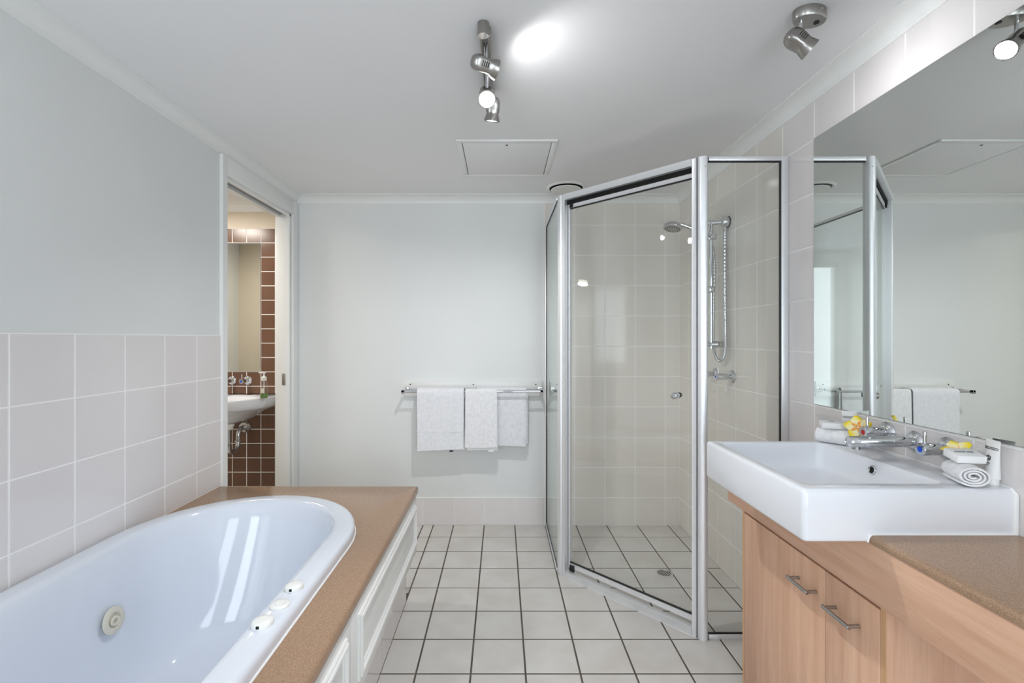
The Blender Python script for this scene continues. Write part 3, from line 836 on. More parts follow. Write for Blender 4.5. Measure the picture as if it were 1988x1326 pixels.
def drape(yb, yf, ztop, zb, zf, nseg=8, nh=14):
    """from the back hem up, over and down the front; yb/yf = back and front layer planes"""
    pts = []
    r = (yb - yf) / 2; yc = (yb + yf) / 2; rz = min(r, 0.016)
    for i in range(nh): pts.append((yb, zb + (ztop - rz - zb) * i / nh))
    for i in range(nseg + 1):
        t = PI * i / nseg
        pts.append((yc + r * math.cos(t), ztop - rz + rz * math.sin(t)))
    for i in range(1, nh + 1): pts.append((yf, ztop - rz + (zf - ztop + rz) * i / nh))
    return pts
# wide towel over both bars
t1 = thing('bath_towel', 'widest white towel, draped over both bars at the rail left', 'towel', (-0.37, 3.0, 0.53), 'white towels on the rail')
obj('outer_layer', towel_mesh(-0.522, -0.232, drape(3.068, 2.966, 0.9075, 0.56, 0.528), 0.010, 3, wave=0.0025, skew=-0.006), 'terry_grey', t1, ang=70)
obj('inner_layer', towel_mesh(-0.520, -0.234, drape(3.0515, 2.9835, 0.8985 - 0.0005, 0.575, 0.520), 0.003, 4, wave=0.001, skew=0.010), 'terry_grey', t1, ang=70)
bm = new()
box(bm, -0.52, -0.24, 2.9575, 2.9585, 0.640, 0.656); obj('woven_band', bm, 'terry_grey', t1, smooth=False)
bm = new(); box(bm, -0.322, -0.300, 2.979, 2.9805, 0.514, 0.524); obj('care_tag', bm, 'ink', t1, smooth=False)
# narrow towel over the front bar
t2 = thing('hand_towel', 'narrow white towel with a hem tag over the front bar, in the middle', 'towel', (-0.12, 2.98, 0.53), 'white towels on the rail')
obj('outer_layer', towel_mesh(-0.222, -0.026, drape(2.9975, 2.9665, 0.9035, 0.57, 0.548), 0.008, 8, wave=0.002, skew=0.004), 'terry', t2, ang=70)
obj('under_layer', towel_mesh(-0.212, -0.022, [(2.9765, 0.60 - 0.074 * i / 6) for i in range(7)], 0.006, 9, wave=0.0006), 'terry', t2, ang=70)
bm = new(); box(bm, -0.082, -0.046, 2.9758, 2.9768, 0.516, 0.530); obj('care_tag', bm, 'paper', t2, smooth=False)
# towel over the rear bar
t3 = thing('hand_towel', 'white towel hung over the rear bar at the rail right', 'towel', (0.05, 3.05, 0.53), 'white towels on the rail')
obj('outer_layer', towel_mesh(-0.150, 0.158, drape(3.0725, 3.0375, 0.9045, 0.57, 0.536), 0.008, 12, wave=0.002, skew=-0.004), 'terry_grey', t3, ang=70)
obj('under_layer', towel_mesh(-0.140, 0.168, [(3.048, 0.875 - 0.325 * i / 12) for i in range(13)], 0.004, 13, wave=0.0006), 'terry_grey', t3, ang=70)

# ------------------------------------------------------------------ ceiling fittings
t = thing('ceiling_hatch', 'white square access hatch in the ceiling', 'hatch', (0.027, 2.478, ZC))
hx0, hx1, hy0, hy1 = -0.212, 0.266, 2.232, 2.728
fw = 0.026
for (a, b, c, d) in ((hx0, hx1, hy0, hy0 + fw), (hx0, hx1, hy1 - fw, hy1), (hx0, hx0 + fw, hy0 + fw, hy1 - fw), (hx1 - fw, hx1, hy0 + fw, hy1 - fw)):
    bm = new(); box(bm, a, b, c, d, ZC - 0.009, ZC, 0.003); obj('frame_strip', bm, 'gloss', t)
bm = new(); box(bm, hx0 + fw, hx1 - fw, hy0 + fw, hy1 - fw, ZC - 0.0015, ZC); obj('gap', bm, 'slot', t)
bm = new(); box(bm, hx0 + fw + 0.003, hx1 - fw - 0.003, hy0 + fw + 0.001, hy1 - fw - 0.001, ZC - 0.0075, ZC - 0.0015, 0.001); hp = obj('panel', bm, 'ceiling', t)
bm = new(); lathe(bm, [(0.006, 0), (0.006, 0.0008)], (0.027, hy0 + 0.052, ZC - 0.0075), (0, 0, -1), 14); obj('keyhole', bm, 'slot', hp)

vx, vy = 0.400, 2.950
t = thing('exhaust_vent', 'round white exhaust vent in the ceiling beside the shower', 'vent', (vx, vy, ZC))
bm = new(); lathe(bm, [(0.122, 0), (0.122, 0.004), (0.114, 0.010), (0.104, 0.008), (0.101, 0.004), (0.101, 0.002)], (vx, vy, ZC), (0, 0, -1), 48, True, False); obj('outer_ring', bm, 'white_plastic', t)
bm = new(); lathe(bm, [(0.1008, 0.0005), (0.1008, 0.0025), (0.070, 0.003), (0.070, 0.0120)], (vx, vy, ZC), (0, 0, -1), 40); obj('dark_throat', bm, 'slot', t)
bm = new(); lathe(bm, [(0.090, 0.0120), (0.0925, 0.0135), (0.0915, 0.0175), (0.075, 0.0195), (0.01, 0.0205)], (vx, vy, ZC), (0, 0, -1), 48); obj('centre_disc', bm, 'white_plastic', t)

# spot heads
def spot_head(parent, pos, aim, roll, stem_top, power, cone=120, blend=0.6, lens_col=(0.98, 0.985, 1.0)):
    """one lamp head: body, vents, lens, stem; pos is the centre of the head relative to parent"""
    aim = Vector(aim).normalized()
    up = Vector((0, 0, 1)) if abs(aim.z) < 0.95 else Vector((0, 1, 0))
    x = up.cross(aim).normalized(); y = aim.cross(x)
    x, y = x * math.cos(roll) + y * math.sin(roll), -x * math.sin(roll) + y * math.cos(roll)
    c = Vector(pos)
    def ring(hx, hy, n, z, seg=40):
        r = []
        for i in range(seg):
            t_ = 2 * PI * i / seg
            ct, st = math.cos(t_), math.sin(t_)
            k = (abs(ct) ** n + abs(st) ** n) ** (-1.0 / n)
            r.append(c + x * (hx * 0.9 * k * ct) + y * (hy * 0.9 * k * st) + aim * z)
        return r
    bm = new()
    loft(bm, [ring(0.004, 0.004, 2, -0.0475), ring(0.014, 0.014, 2.2, -0.0455), ring(0.0225, 0.022, 2.6, -0.039), ring(0.0265, 0.0255, 3.2, -0.029),
              ring(0.0265, 0.0250, 4.5, -0.018), ring(0.0250, 0.0235, 5, -0.006), ring(0.0240, 0.0225, 4.5, 0.004), ring(0.0245, 0.0235, 3, 0.012),
              ring(0.0285, 0.0280, 2.2, 0.021), ring(0.0320, 0.0320, 2, 0.032), ring(0.0325, 0.0325, 2, 0.036), ring(0.0295, 0.0295, 2, 0.036),
              ring(0.0275, 0.0275, 2, 0.030)], True, True, True)
    h = obj('lamp_head', bm, 'steel', parent, local=True, ang=32)
    bm = new()
    loft(bm, [ring(0.0262, 0.0262, 2, 0.0303, 28), ring(0.0256, 0.0256, 2, 0.0318, 28), ring(0.015, 0.015, 2, 0.0345, 28), ring(0.003, 0.003, 2, 0.035, 28)], True, True, True)
    obj('lens', bm, 'lamp', h, local=True)
    for side in (-1, 1):
        for k in range(4):
            bm = new()
            obox(bm, c + x * (side * 0.0230) + aim * (-0.016 + k * 0.0062) + y * 0.002, x, y, aim, 0.0016, 0.016, 0.0022)
            obj('vent_slot', bm, 'slot', h, local=True, smooth=False)
    bm = new(); cyl(bm, Vector(stem_top), c + y * 0 + (Vector(stem_top) - c) * 0.12, 0.0052, 14); obj('stem', bm, 'chrome', h, local=True)
    ld = bpy.data.lights.new('spot_lamp', 'SPOT'); ld.energy = power; ld.color = lens_col
    ld.spot_size = math.radians(cone); ld.spot_blend = blend; ld.shadow_soft_size = 0.02
    lo = bpy.data.objects.new('spot_lamp', ld); COL.objects.link(lo); lo.parent = h
    lo.location = c + aim * 0.040
    lo.rotation_euler = (-aim).to_track_quat('Z', 'Y').to_euler()
    return h
tl = thing('ceiling_track_light', 'brushed nickel ceiling bar with three spotlights above the room', 'spotlight', (-0.047, 1.56, ZC))
TY0, TY1 = -0.148, 0.225
bm = new()
lathe(bm, [(0.0172, 0.0), (0.0172, 0.036), (0.0155, 0.038)], (-0.006, TY0, 0), (0, 0, -1), 28); obj('end_cap', bm, 'steel', tl, local=True)
bm = new(); lathe(bm, [(0.0172, 0.0), (0.0172, 0.036), (0.0155, 0.038)], (0.004, TY1, 0), (0, 0, -1), 28); obj('end_cap', bm, 'steel', tl, local=True)
bm = new()
for s in (-1, 1):
    obox(bm, (-0.001 + s * 0.0125, (TY0 + TY1) / 2, -0.017), (1, 0, 0), (0, 1, 0), W, 0.0085, TY1 - TY0 - 0.02, 0.030, 0.003)
obj('track_bar', bm, 'steel', tl, local=True)
bm = new(); obox(bm, (-0.001, (TY0 + TY1) / 2, -0.012), (1, 0, 0), (0, 1, 0), W, 0.016, TY1 - TY0 - 0.02, 0.014); obj('track_slot', bm, 'darksteel', tl, local=True)
spot_head(tl, (0.000, -0.118, -0.108), (0.90, 0.40, -0.14), 0.5, (0.0, -0.100, -0.030), SPOT_POWER * 0.085, 156, 0.6)
spot_head(tl, (-0.001, 0.038, -0.120), (0.03, -0.72, -0.69), 0.0, (0.0, 0.030, -0.030), SPOT_POWER, 110, 0.6)
spot_head(tl, (0.016, 0.190, -0.098), (-0.10, 0.30, -0.95), 0.3, (0.004, 0.175, -0.030), SPOT_POWER * 0.98, 140, 0.7)

SX, SY = 0.879, 1.362
sl_ = thing('ceiling_spotlight', 'single brushed nickel ceiling spotlight near the mirror', 'spotlight', (SX, SY, ZC))
def ell(a, b, rot, z):
    return [(a * math.cos(t_) * math.cos(rot) - b * math.sin(t_) * math.sin(rot), a * math.cos(t_) * math.sin(rot) + b * math.sin(t_) * math.cos(rot), z) for t_ in [2 * PI * i / 40 for i in range(40)]]
rr = math.radians(14)
bm = new(); loft(bm, [ell(0.049, 0.034, rr, 0), ell(0.049, 0.034, rr, -0.024), ell(0.046, 0.031, rr, -0.028)]); cp = obj('ceiling_plate', bm, 'steel', sl_, local=True)
bm = new(); lathe(bm, [(0.0075, 0), (0.0075, 0.002), (0.0055, 0.0022)], (0.022, 0.004, -0.028), (0, 0, -1), 18); obj('plug', bm, 'black', cp, local=True)
bm = new(); lathe(bm, [(0.0035, 0), (0.0035, 0.0015)], (0.014, -0.031, -0.012), (0.1, -1, 0), 12); obj('screw', bm, 'chrome', cp, local=True)
spot_head(sl_, (-0.024, 0.004, -0.086), (0.76, -0.08, -0.64), -0.15, (-0.026, -0.002, -0.026), SPOT_POWER * 0.085, 150, 0.9)

# ------------------------------------------------------------------ wall mirror
t = thing('wall_mirror', 'large frameless wall mirror above the vanity basin', 'mirror', (XR, (MIR_Y0 + MIR_Y1) / 2, MIR_Z0))
bm = new(); box(bm, XR - 0.0032, XR + 0.0009, MIR_Y0 + 0.002, MIR_Y1 - 0.0015, MIR_Z0 + 0.002, MIR_Z1 - 0.001); obj('glass_backing', bm, 'mirror_edge', t, smooth=False)
bm = new(); box(bm, XR - 0.0042, XR - 0.0033, MIR_Y0 + 0.003, MIR_Y1 - 0.0025, MIR_Z0 + 0.003, MIR_Z1 - 0.002); obj('mirror_face', bm, 'mirror', t, smooth=False)

# ------------------------------------------------------------------ vanity
CXF = 0.830          # front of the stone top
CZ = 0.778
VY0, VY1 = 0.25, 1.763
BX0, BX1, BY0, BY1, BZ0, BZ1 = 0.682, XR - 0.001, 1.078, 1.596, 0.760, 0.880
top = thing('countertop', 'speckled brown stone vanity top running beside the basin', 'countertop', ((CXF + XR) / 2, 1.0, CZ - 0.02))
def nose(y0, y1):
    pts = [(XR - 0.001, CZ), (CXF + 0.009, CZ)]
    for i in range(1, 8):
        t_ = PI / 2 + PI / 2 * i / 8
        pts.append((CXF + 0.009 + 0.009 * math.cos(t_), CZ - 0.009 + 0.009 * math.sin(t_)))
    pts += [(CXF, CZ - 0.014), (CXF + 0.003, CZ - 0.020), (XR - 0.001, CZ - 0.020)]
    bm = new(); prism(bm, pts, 'y', y0, y1); return bm
obj('stone_slab', nose(VY0, BY0 - 0.0005), 'stone', top, ang=30)
obj('stone_slab', nose(BY1 + 0.0005, VY1), 'stone', top, ang=30)
van = thing('vanity_cabinet', 'beech laminate vanity cabinet under the white basin', 'cabinet', (1.0, 1.36, 0.0))
AX = 0.836
AZ0 = 0.627
bm = new(); box(bm, AX, AX + 0.018, VY0, VY1, AZ0, CZ - 0.0205, 0.0008); obj('apron', bm, 'wood_h', van)
bm = new(); box(bm, AX + 0.0185, XR - 0.001, VY1 - 0.018, VY1, AZ0, CZ - 0.0205); obj('end_rail', bm, 'wood_h', van)
CY0, CY1 = 1.045, 1.668
DXF = 0.842
bm = new(); box(bm, DXF + 0.001, XR - 0.001, CY0, CY0 + 0.016, 0.0, AZ0 - 0.0005, 0.0006); sp_ = obj('side_panel', bm, 'wood_v', van)
bm = new(); box(bm, DXF - 0.0002, DXF + 0.0009, CY0 + 0.0005, CY0 + 0.0155, 0.0, AZ0 - 0.001); obj('edge_band', bm, 'wood_edge', sp_, smooth=False)
bm = new(); box(bm, DXF + 0.001, XR - 0.001, CY1 - 0.010, CY1, 0.0, AZ0 - 0.0005, 0.0006); sp_ = obj('side_panel', bm, 'wood_v', van)
bm = new(); box(bm, DXF - 0.0002, DXF + 0.0009, CY1 - 0.0095, CY1 - 0.0005, 0.0, AZ0 - 0.001); obj('edge_band', bm, 'wood_edge', sp_, smooth=False)
bm = new(); box(bm, XR - 0.02, XR - 0.001, CY0 + 0.016, CY1 - 0.010, 0.08, AZ0 - 0.0005); obj('back_panel', bm, 'wood_v', van)
bm = new(); box(bm, DXF + 0.02, XR - 0.02, CY0 + 0.016, CY1 - 0.010, 0.07, 0.086); obj('bottom_panel', bm, 'wood_v', van)
bm = new(); box(bm, DXF + 0.05, DXF + 0.066, CY0 + 0.016, CY1 - 0.010, 0.0, 0.07); obj('toe_kick', bm, 'wood_h', van)
for (y0, y1, hy0, hy1) in ((1.2425, CY1 - 0.0105, 1.272, 1.356), (CY0 + 0.017, 1.2405, 1.119, 1.206)):
    bm = new(); box(bm, DXF, DXF + 0.017, y0, y1, 0.045, AZ0 - 0.010, 0.0008); dr = obj('door', bm, 'wood_v', van)
    bm = new()
    hz = 0.5445
    cyl(bm, (DXF - 0.030, hy0 - 0.004, hz), (DXF - 0.030, hy1 + 0.004, hz), 0.0050, 16, bev=0.0008)
    for y in (hy0 + 0.004, hy1 - 0.004):
        cyl(bm, (DXF - 0.030, y, hz), (DXF - 0.0002, y, hz), 0.0045, 14)
    obj('handle', bm, 'darksteel', dr, label='satin steel bar handle')

# semi-recessed rectangular basin
def rrect(x0, x1, y0, y1, r, z, k=6):
    p = []
    for cx, cy, a0 in ((x1 - r, y1 - r, 0), (x0 + r, y1 - r, PI / 2), (x0 + r, y0 + r, PI), (x1 - r, y0 + r, 3 * PI / 2)):
        for i in range(k + 1):
            t_ = a0 + PI / 2 * i / k
            p.append((cx + r * math.cos(t_), cy + r * math.sin(t_), z))
    return p
bas = thing('vanity_basin', 'white rectangular semi-recessed ceramic basin on the vanity', 'basin', ((BX0 + BX1) / 2, (BY0 + BY1) / 2, BZ0))
ix0, ix1, iy0, iy1 = 0.712, 1.045, 1.126, 1.560
bm = new()
def o_(i, z, r=0.012): return rrect(BX0 + i, BX1 - i, BY0 + i, BY1 - i, max(r - i * 0.4, 0.004), z)
def i_(i, z, r=0.020): return rrect(ix0 + i, ix1 - i, iy0 + i, iy1 - i, r, z)
loft(bm, [o_(0.008, BZ0), o_(0.003, BZ0 + 0.002), o_(0.0, BZ0 + 0.008), o_(0, BZ1 - 0.010), o_(0.0015, BZ1 - 0.004), o_(0.005, BZ1 - 0.0008), o_(0.010, BZ1),
          i_(-0.004, BZ1, 0.024), i_(-0.001, BZ1 - 0.0015, 0.022), i_(0.001, BZ1 - 0.006), i_(0.005, BZ1 - 0.030), i_(0.012, BZ1 - 0.062), i_(0.018, BZ1 - 0.070, 0.02),
          i_(0.030, BZ1 - 0.0745, 0.03), i_(0.10, BZ1 - 0.080, 0.04), i_(0.145, BZ1 - 0.083, 0.02)])
obj('bowl', bm, 'ceramic', bas, ang=55)
bm = new(); lathe(bm, [(0.0135, -0.002), (0.0135, 0.002), (0.0120, 0.0035), (0.0095, 0.003), (0.0085, 0.0005)], (ix1 - 0.0045, 1.340, BZ1 - 0.028), (-1, 0, 0.2), 28); ov = obj('overflow_ring', bm, 'chrome', bas)
bm = new(); lathe(bm, [(0.0088, 0.0), (0.0088, 0.0012)], (ix1 - 0.0045, 1.340, BZ1 - 0.028), (-1, 0, 0.2), 20); obj('overflow_hole', bm, 'slot', ov)
bm = new(); lathe(bm, [(0.022, 0), (0.022, 0.002), (0.016, 0.003), (0.014, 0.001)], (0.878, 1.343, BZ1 - 0.083), (0, 0, 1), 28); obj('waste', bm, 'chrome', bas)
# sealant between basin, top and wall
bm = new()
tube(bm, [(CXF + 0.004, BY0 - 0.001, CZ + 0.0015), (XR - 0.003, BY0 - 0.001, CZ + 0.0015), (XR - 0.003, BY0 - 0.001, BZ1 - 0.012), (XR - 0.003, BY0 + 0.012, BZ1 - 0.001), (XR - 0.003, BY1 - 0.01, BZ1 + 0.000)], 0.0036, 8)
tube(bm, [(XR - 0.006, BY0 + 0.001, CZ), (XR - 0.006, BY0 + 0.001, BZ1 - 0.010), (XR - 0.006, BY0 + 0.010, BZ1 - 0.003)], 0.0060, 10)
tube(bm, [(CXF + 0.004, BY0 - 0.001, CZ + 0.0015), (CXF - 0.002, BY0 - 0.001, CZ - 0.006), (CXF - 0.004, BY0 - 0.001, CZ - 0.016)], 0.0024, 8)
obj('silicone_bead', bm, 'silicone', bas)

# wall spout and taps
SPY, SPZ = 1.345, 0.930
sp = thing('wall_spout', 'chrome wall-mounted spout over the vanity basin', 'spout', (XR, SPY, SPZ))
bm = new(); lathe(bm, [(0.030, 0), (0.030, 0.002), (0.024, 0.009), (0.019, 0.012), (0.013, 0.0125)], (XR, SPY, SPZ), (-1, 0, 0), 36); obj('flange', bm, 'chrome', sp)
bm = new(); lathe(bm, [(0.012, 0.010), (0.012, 0.026), (0.0150, 0.028), (0.0155, 0.031), (0.0155, 0.186), (0.0140, 0.188), (0.0130, 0.188), (0.0125, 0.1865), (0.002, 0.1865)], (XR, SPY, SPZ), (-1, 0, 0), 36); st = obj('spout_tube', bm, 'chrome', sp)
bm = new(); cyl(bm, (XR - 0.166, SPY, SPZ - 0.013), (XR - 0.166, SPY, SPZ - 0.0205), 0.0105, 24); obj('aerator', bm, 'darksteel', st)
make_tap('basin_tap', 'chrome basin tap with red dot beside the spout', 'basin taps', (XR, 1.4415, 0.938), (-1, 0, 0), 'red', 0.031, 0.074, 0.0165, 0.030)
make_tap('basin_tap', 'chrome basin tap with blue dot beside the spout', 'basin taps', (XR, 1.246, 0.932), (-1, 0, 0), 'blue', 0.031, 0.074, 0.0165, 0.030)

# rolled face cloths
def rolled_cloth(label, c, d, length, seed, rx=0.040, rz=0.0275):
    d = Vector((d[0], d[1], 0)).normalized(); e = Vector((-d.y, d.x, 0))
    bm = new(); rnd = random.Random(seed)
    turns = 3.3; n = 150; th = 0.0072
    def sp_(t_, off, k):
        q = t_ / (turns * 2 * PI)
        ar = 0.16 + 0.84 * q
        r1 = rx * ar + off; r2 = rz * ar + off
        a = t_ + PI * 1.15
        return e * (r1 * math.cos(a)) + W * (r2 * math.sin(a))
    rings = []
    nl = 10
    base = Vector((c[0], c[1], BZ1 + rz + th / 2 + 0.0006))
    for k in range(nl + 1):
        s = k / nl
        cen = base + d * (length * (s - 0.5))
        pin = 1.0 - 0.035 * (abs(s - 0.5) * 2) ** 4
        ring = []
        for i in range(n + 1):
            t_ = turns * 2 * PI * i / n
            ring.append(cen + sp_(t_, (th / 2) * (0.6 if k in (0, nl) else 0.82), k) * pin)
        for i in reversed(range(n + 1)):
            t_ = turns * 2 * PI * i / n
            ring.append(cen + sp_(t_, -(th / 2) * (0.6 if k in (0, nl) else 0.82), k) * pin)
        rings.append(ring)
    vr = [[bm.verts.new(p) for p in r] for r in rings]
    N = len(vr[0])
    for a, b in zip(vr[:-1], vr[1:]):
        for i in range(N):
            j = (i + 1) % N; bm.faces.new((a[i], a[j], b[j], b[i]))
    for r in (vr[0], vr[-1]):
        for i in range(n):
            bm.faces.new((r[i], r[i + 1], r[N - 2 - i], r[N - 1 - i]))
    o = obj('rolled_face_cloth', bm, 'terry', at=(c[0], c[1], BZ1), ang=50)
    tag(o, label, 'face cloth', 'rolled face cloths on the basin')
    return o
rolled_cloth('rolled white face cloth at the far corner of the basin', (1.088, 1.530), (0.63, -0.77), 0.130, 1, 0.027, 0.0235)
rolled_cloth('rolled white face cloth at the near basin edge, spiral end showing', (1.088, 1.124), (0.35, 0.94), 0.082, 2, 0.032, 0.0225)

# soap cartons
def soap(label, c, ang_, z, tilt=0.0, marks=0):
    t = thing('soap_box', label, 'soap', (c[0], c[1], z), 'soap boxes on the basin', (tilt, 0, ang_))
    bm = new(); box(bm, -0.031, 0.031, -0.0225, 0.0225, 0.0, 0.0185, 0.0025); obj('carton', bm, 'paper', t, local=True)
    bm = new(); box(bm, -0.0305, 0.0305, -0.0228, -0.0224, 0.0093, 0.0097); obj('flap_line', bm, 'grout', t, local=True, smooth=False)
    zt_ = 0.0186
    if marks == 0:
        bm = new()
        for k in range(3):          # small leaf-like emblem
            obox(bm, (-0.004 + 0.004 * k, 0.004, zt_), Vector((math.cos(0.6 - 0.6 * k), math.sin(0.6 - 0.6 * k), 0)), Vector((-math.sin(0.6 - 0.6 * k), math.cos(0.6 - 0.6 * k), 0)), W, 0.0045, 0.0032, 0.0003)
        obj('emblem', bm, 'ink', t, local=True, smooth=False)
        bm = new()
        for k in range(8): obox(bm, (-0.0105 + 0.003 * k, -0.004, zt_), (1, 0, 0), (0, 1, 0), W, 0.0020, 0.0016, 0.0003)
        obj('lettering', bm, 'ink', t, local=True, smooth=False)
    else:
        bm = new()
        for k, w_ in enumerate((0.004, 0.0036, 0.003)): obox(bm, (0.016 - 0.0048 * k, 0.002, zt_), (1, 0, 0), (0, 1, 0), W, w_, 0.0055 - 0.0012 * abs(k - 1), 0.0003)
        obj('emblem', bm, 'ink', t, local=True, smooth=False)
        bm = new()
        for k in range(9): obox(bm, (0.001 - 0.0028 * k, 0.002, zt_), (1, 0, 0), (0, 1, 0), W, 0.0011, 0.0075, 0.0003)
        obj('lettering', bm, 'ink', t, local=True, smooth=False)
    return t
soap('small white soap box on the far rolled face cloth', (1.068, 1.545), math.radians(-22), BZ1 + 0.0540, 0.10, 0)
soap('small white soap box on the near rolled face cloth', (1.100, 1.136), math.radians(-8), BZ1 + 0.0535, 0.22, 1)

# toiletry tubes standing on their caps
def toiletry_tube(label, c, rotz, lean, h=0.104):
    t = thing('toiletry_tube', label, 'toiletry tube', (c[0], c[1], BZ1 + 0.0002), 'toiletry tubes on the basin', (lean, 0, rotz))
    bm = new(); lathe(bm, [(0.0115, 0), (0.012, 0.001), (0.012, 0.0135), (0.0115, 0.0145)], (0, 0, 0), (0, 0, 1), 24); obj('cap', bm, 'white_plastic', t, local=True)
    rings = []
    def half(q):
        return (0.0138 * (1 - q) + 0.0222 * q, 0.0138 * (1 - q) ** 0.8 + 0.0010)
    for q in (0.0, 0.08, 0.2, 0.35, 0.5, 0.65, 0.8, 0.9, 0.96, 1.0):
        a, b = half(q)
        rings.append([(a * math.cos(t_), b * math.sin(t_), 0.0147 + (h - 0.0147) * q) for t_ in [2 * PI * i / 32 for i in range(32)]])
    bm = new(); loft(bm, rings); tb = obj('tube_body', bm, 'paper', t, local=True)
    def yfront(x, z):
        q = (z - 0.0147) / (h - 0.0147); a, b = half(q)
        return -b * math.sqrt(max(0, 1 - (x / a) ** 2)) - 0.0003
    for zc in (0.0865, 0.0830):
        bm = new(); pts = []
        for i in range(41):
            x_ = -0.0195 + 0.039 * i / 40; z_ = zc + 0.0011 * math.sin(i * 1.1)
            pts.append((x_, yfront(x_, z_), z_))
        tube(bm, pts, 0.0006, 5); obj('wavy_line', bm, 'ink', tb, local=True)
    bm = new(); pts = []
    for i in range(7):
        t_ = PI / 2 + 2 * PI * i / 6
        pts.append((0.0062 * math.cos(t_), yfront(0.0062 * math.cos(t_), 0.062 + 0.006 * math.sin(t_)), 0.062 + 0.006 * math.sin(t_)))
    tube(bm, pts, 0.0011, 5)
    for dx, dz in ((0, 0.002), (-0.0018, -0.0018), (0.0018, -0.0018)):
        obox(bm, (dx, yfront(dx, 0.062 + dz), 0.062 + dz), (1, 0, 0), (0, 1, 0), W, 0.0026, 0.0006, 0.0026)
    obj('emblem', bm, 'ink', tb, local=True, smooth=False)
    bm = new()
    for k in range(5): obox(bm, (-0.005 + 0.0025 * k, yfront(-0.005 + 0.0025 * k, 0.050), 0.050), (1, 0, 0), (0, 1, 0), W, 0.0016, 0.0005, 0.0022)
    for k in range(4): obox(bm, (-0.004 + 0.0026 * k, yfront(-0.004 + 0.0026 * k, 0.0455), 0.0455), (1, 0, 0), (0, 1, 0), W, 0.0018, 0.0005, 0.0010)
    obj('lettering', bm, 'ink', tb, local=True, smooth=False)
    return t
toiletry_tube('white toiletry tube behind the far rolled face cloth', (1.138, 1.565), math.radians(-18), 0.05)
toiletry_tube('white toiletry tube standing beside the near rolled face cloth', (1.146, 1.116), math.radians(-102), -0.02)

# frangipani flowers
def petal_mesh():
    bm = new(); n = 12; m_ = 6; top_ = []; bot = []
    for i in range(n + 1):
        s = i / n; xx = 0.040 * s
        w_ = 0.0170 * (math.sin(PI * min(1, s * 0.98 + 0.02) ** 0.8) ** 0.75) + 0.0012
        row = []
        for j in range(-m_, m_ + 1):
            q = j / m_; y_ = w_ * q + 0.004 * s * s
            z_ = 0.010 * s - 0.012 * s * s + 0.0035 * q * s + 0.003 * q * q * (1 - s) - (0.0025 * q * q * s)
            row.append((xx, y_, z_))
        top_.append(row)
    T = [[bm.verts.new(p) for p in r] for r in top_]
    B = [[bm.verts.new((p[0], p[1], p[2] - 0.0007)) for p in r] for r in top_]
    nn = 2 * m_
    for i in range(n):
        for j in range(nn):
            bm.faces.new((T[i][j], T[i + 1][j], T[i + 1][j + 1], T[i][j + 1]))
            bm.faces.new((B[i][j], B[i][j + 1], B[i + 1][j + 1], B[i + 1][j]))
        bm.faces.new((T[i][0], B[i][0], B[i + 1][0], T[i + 1][0]))
        bm.faces.new((T[i][nn], T[i + 1][nn], B[i + 1][nn], B[i][nn]))
    for j in range(nn):
        bm.faces.new((T[0][j], T[0][j + 1], B[0][j + 1], B[0][j]))
        bm.faces.new((T[n][j], B[n][j], B[n][j + 1], T[n][j + 1]))
    return finish('petal', bm, 'petal', True, 80)
PET = petal_mesh()
def flower(label, c, axis, spin, open_=0.0, scale=1.0):
    t = thing('frangipani_flower', label, 'flower', c, 'frangipani flowers on the basin')
    q = Vector(axis).normalized().to_track_quat('Z', 'Y')
    t.rotation_mode = 'QUATERNION'
    t.rotation_quaternion = q
    for k in range(5):
        o = bpy.data.objects.new('petal', PET); COL.objects.link(o); o.parent = t
        o.rotation_euler = (Matrix.Rotation(spin + 2 * PI * k / 5, 3, 'Z') @ Matrix.Rotation(-open_, 3, 'Y')).to_euler()
        o.scale = (scale, scale, scale)
    bm = new(); lathe(bm, [(0.0035, 0.001), (0.003, -0.006), (0.0022, -0.016)], (0, 0, 0), (0, 0, 1), 10); obj('flower_tube', bm, 'paper', t, local=True)
    return t
flower('yellow and white frangipani flower facing out on the far face cloth', (1.100, 1.474, 0.947), (-0.62, -0.70, 0.36), 0.35, 0.15, 0.92)
flower('yellow and white frangipani flower behind the near soap box', (1.120, 1.174, 0.945), (-0.50, -0.15, 0.84), 0.9, 0.35, 0.80)

# small clear glass on the top beyond the basin
bm = new()
gx, gy = 1.128, 1.672
lathe(bm, [(0.020, 0.0), (0.026, 0.002), (0.029, 0.020), (0.027, 0.055), (0.015, 0.090), (0.008, 0.120), (0.007, 0.138), (0.010, 0.152), (0.017, 0.166), (0.0225, 0.176),
           (0.0215, 0.1765), (0.0160, 0.167), (0.0085, 0.152), (0.0055, 0.138), (0.0065, 0.120), (0.0135, 0.090), (0.025, 0.055), (0.027, 0.020), (0.024, 0.004)], (gx, gy, CZ), (0, 0, 1), 32)
o = obj('clear_glass', bm, 'clear', at=(gx, gy, CZ), ang=60)
tag(o, 'small clear glass with flared rim beyond the far rolled face cloth', 'glass')

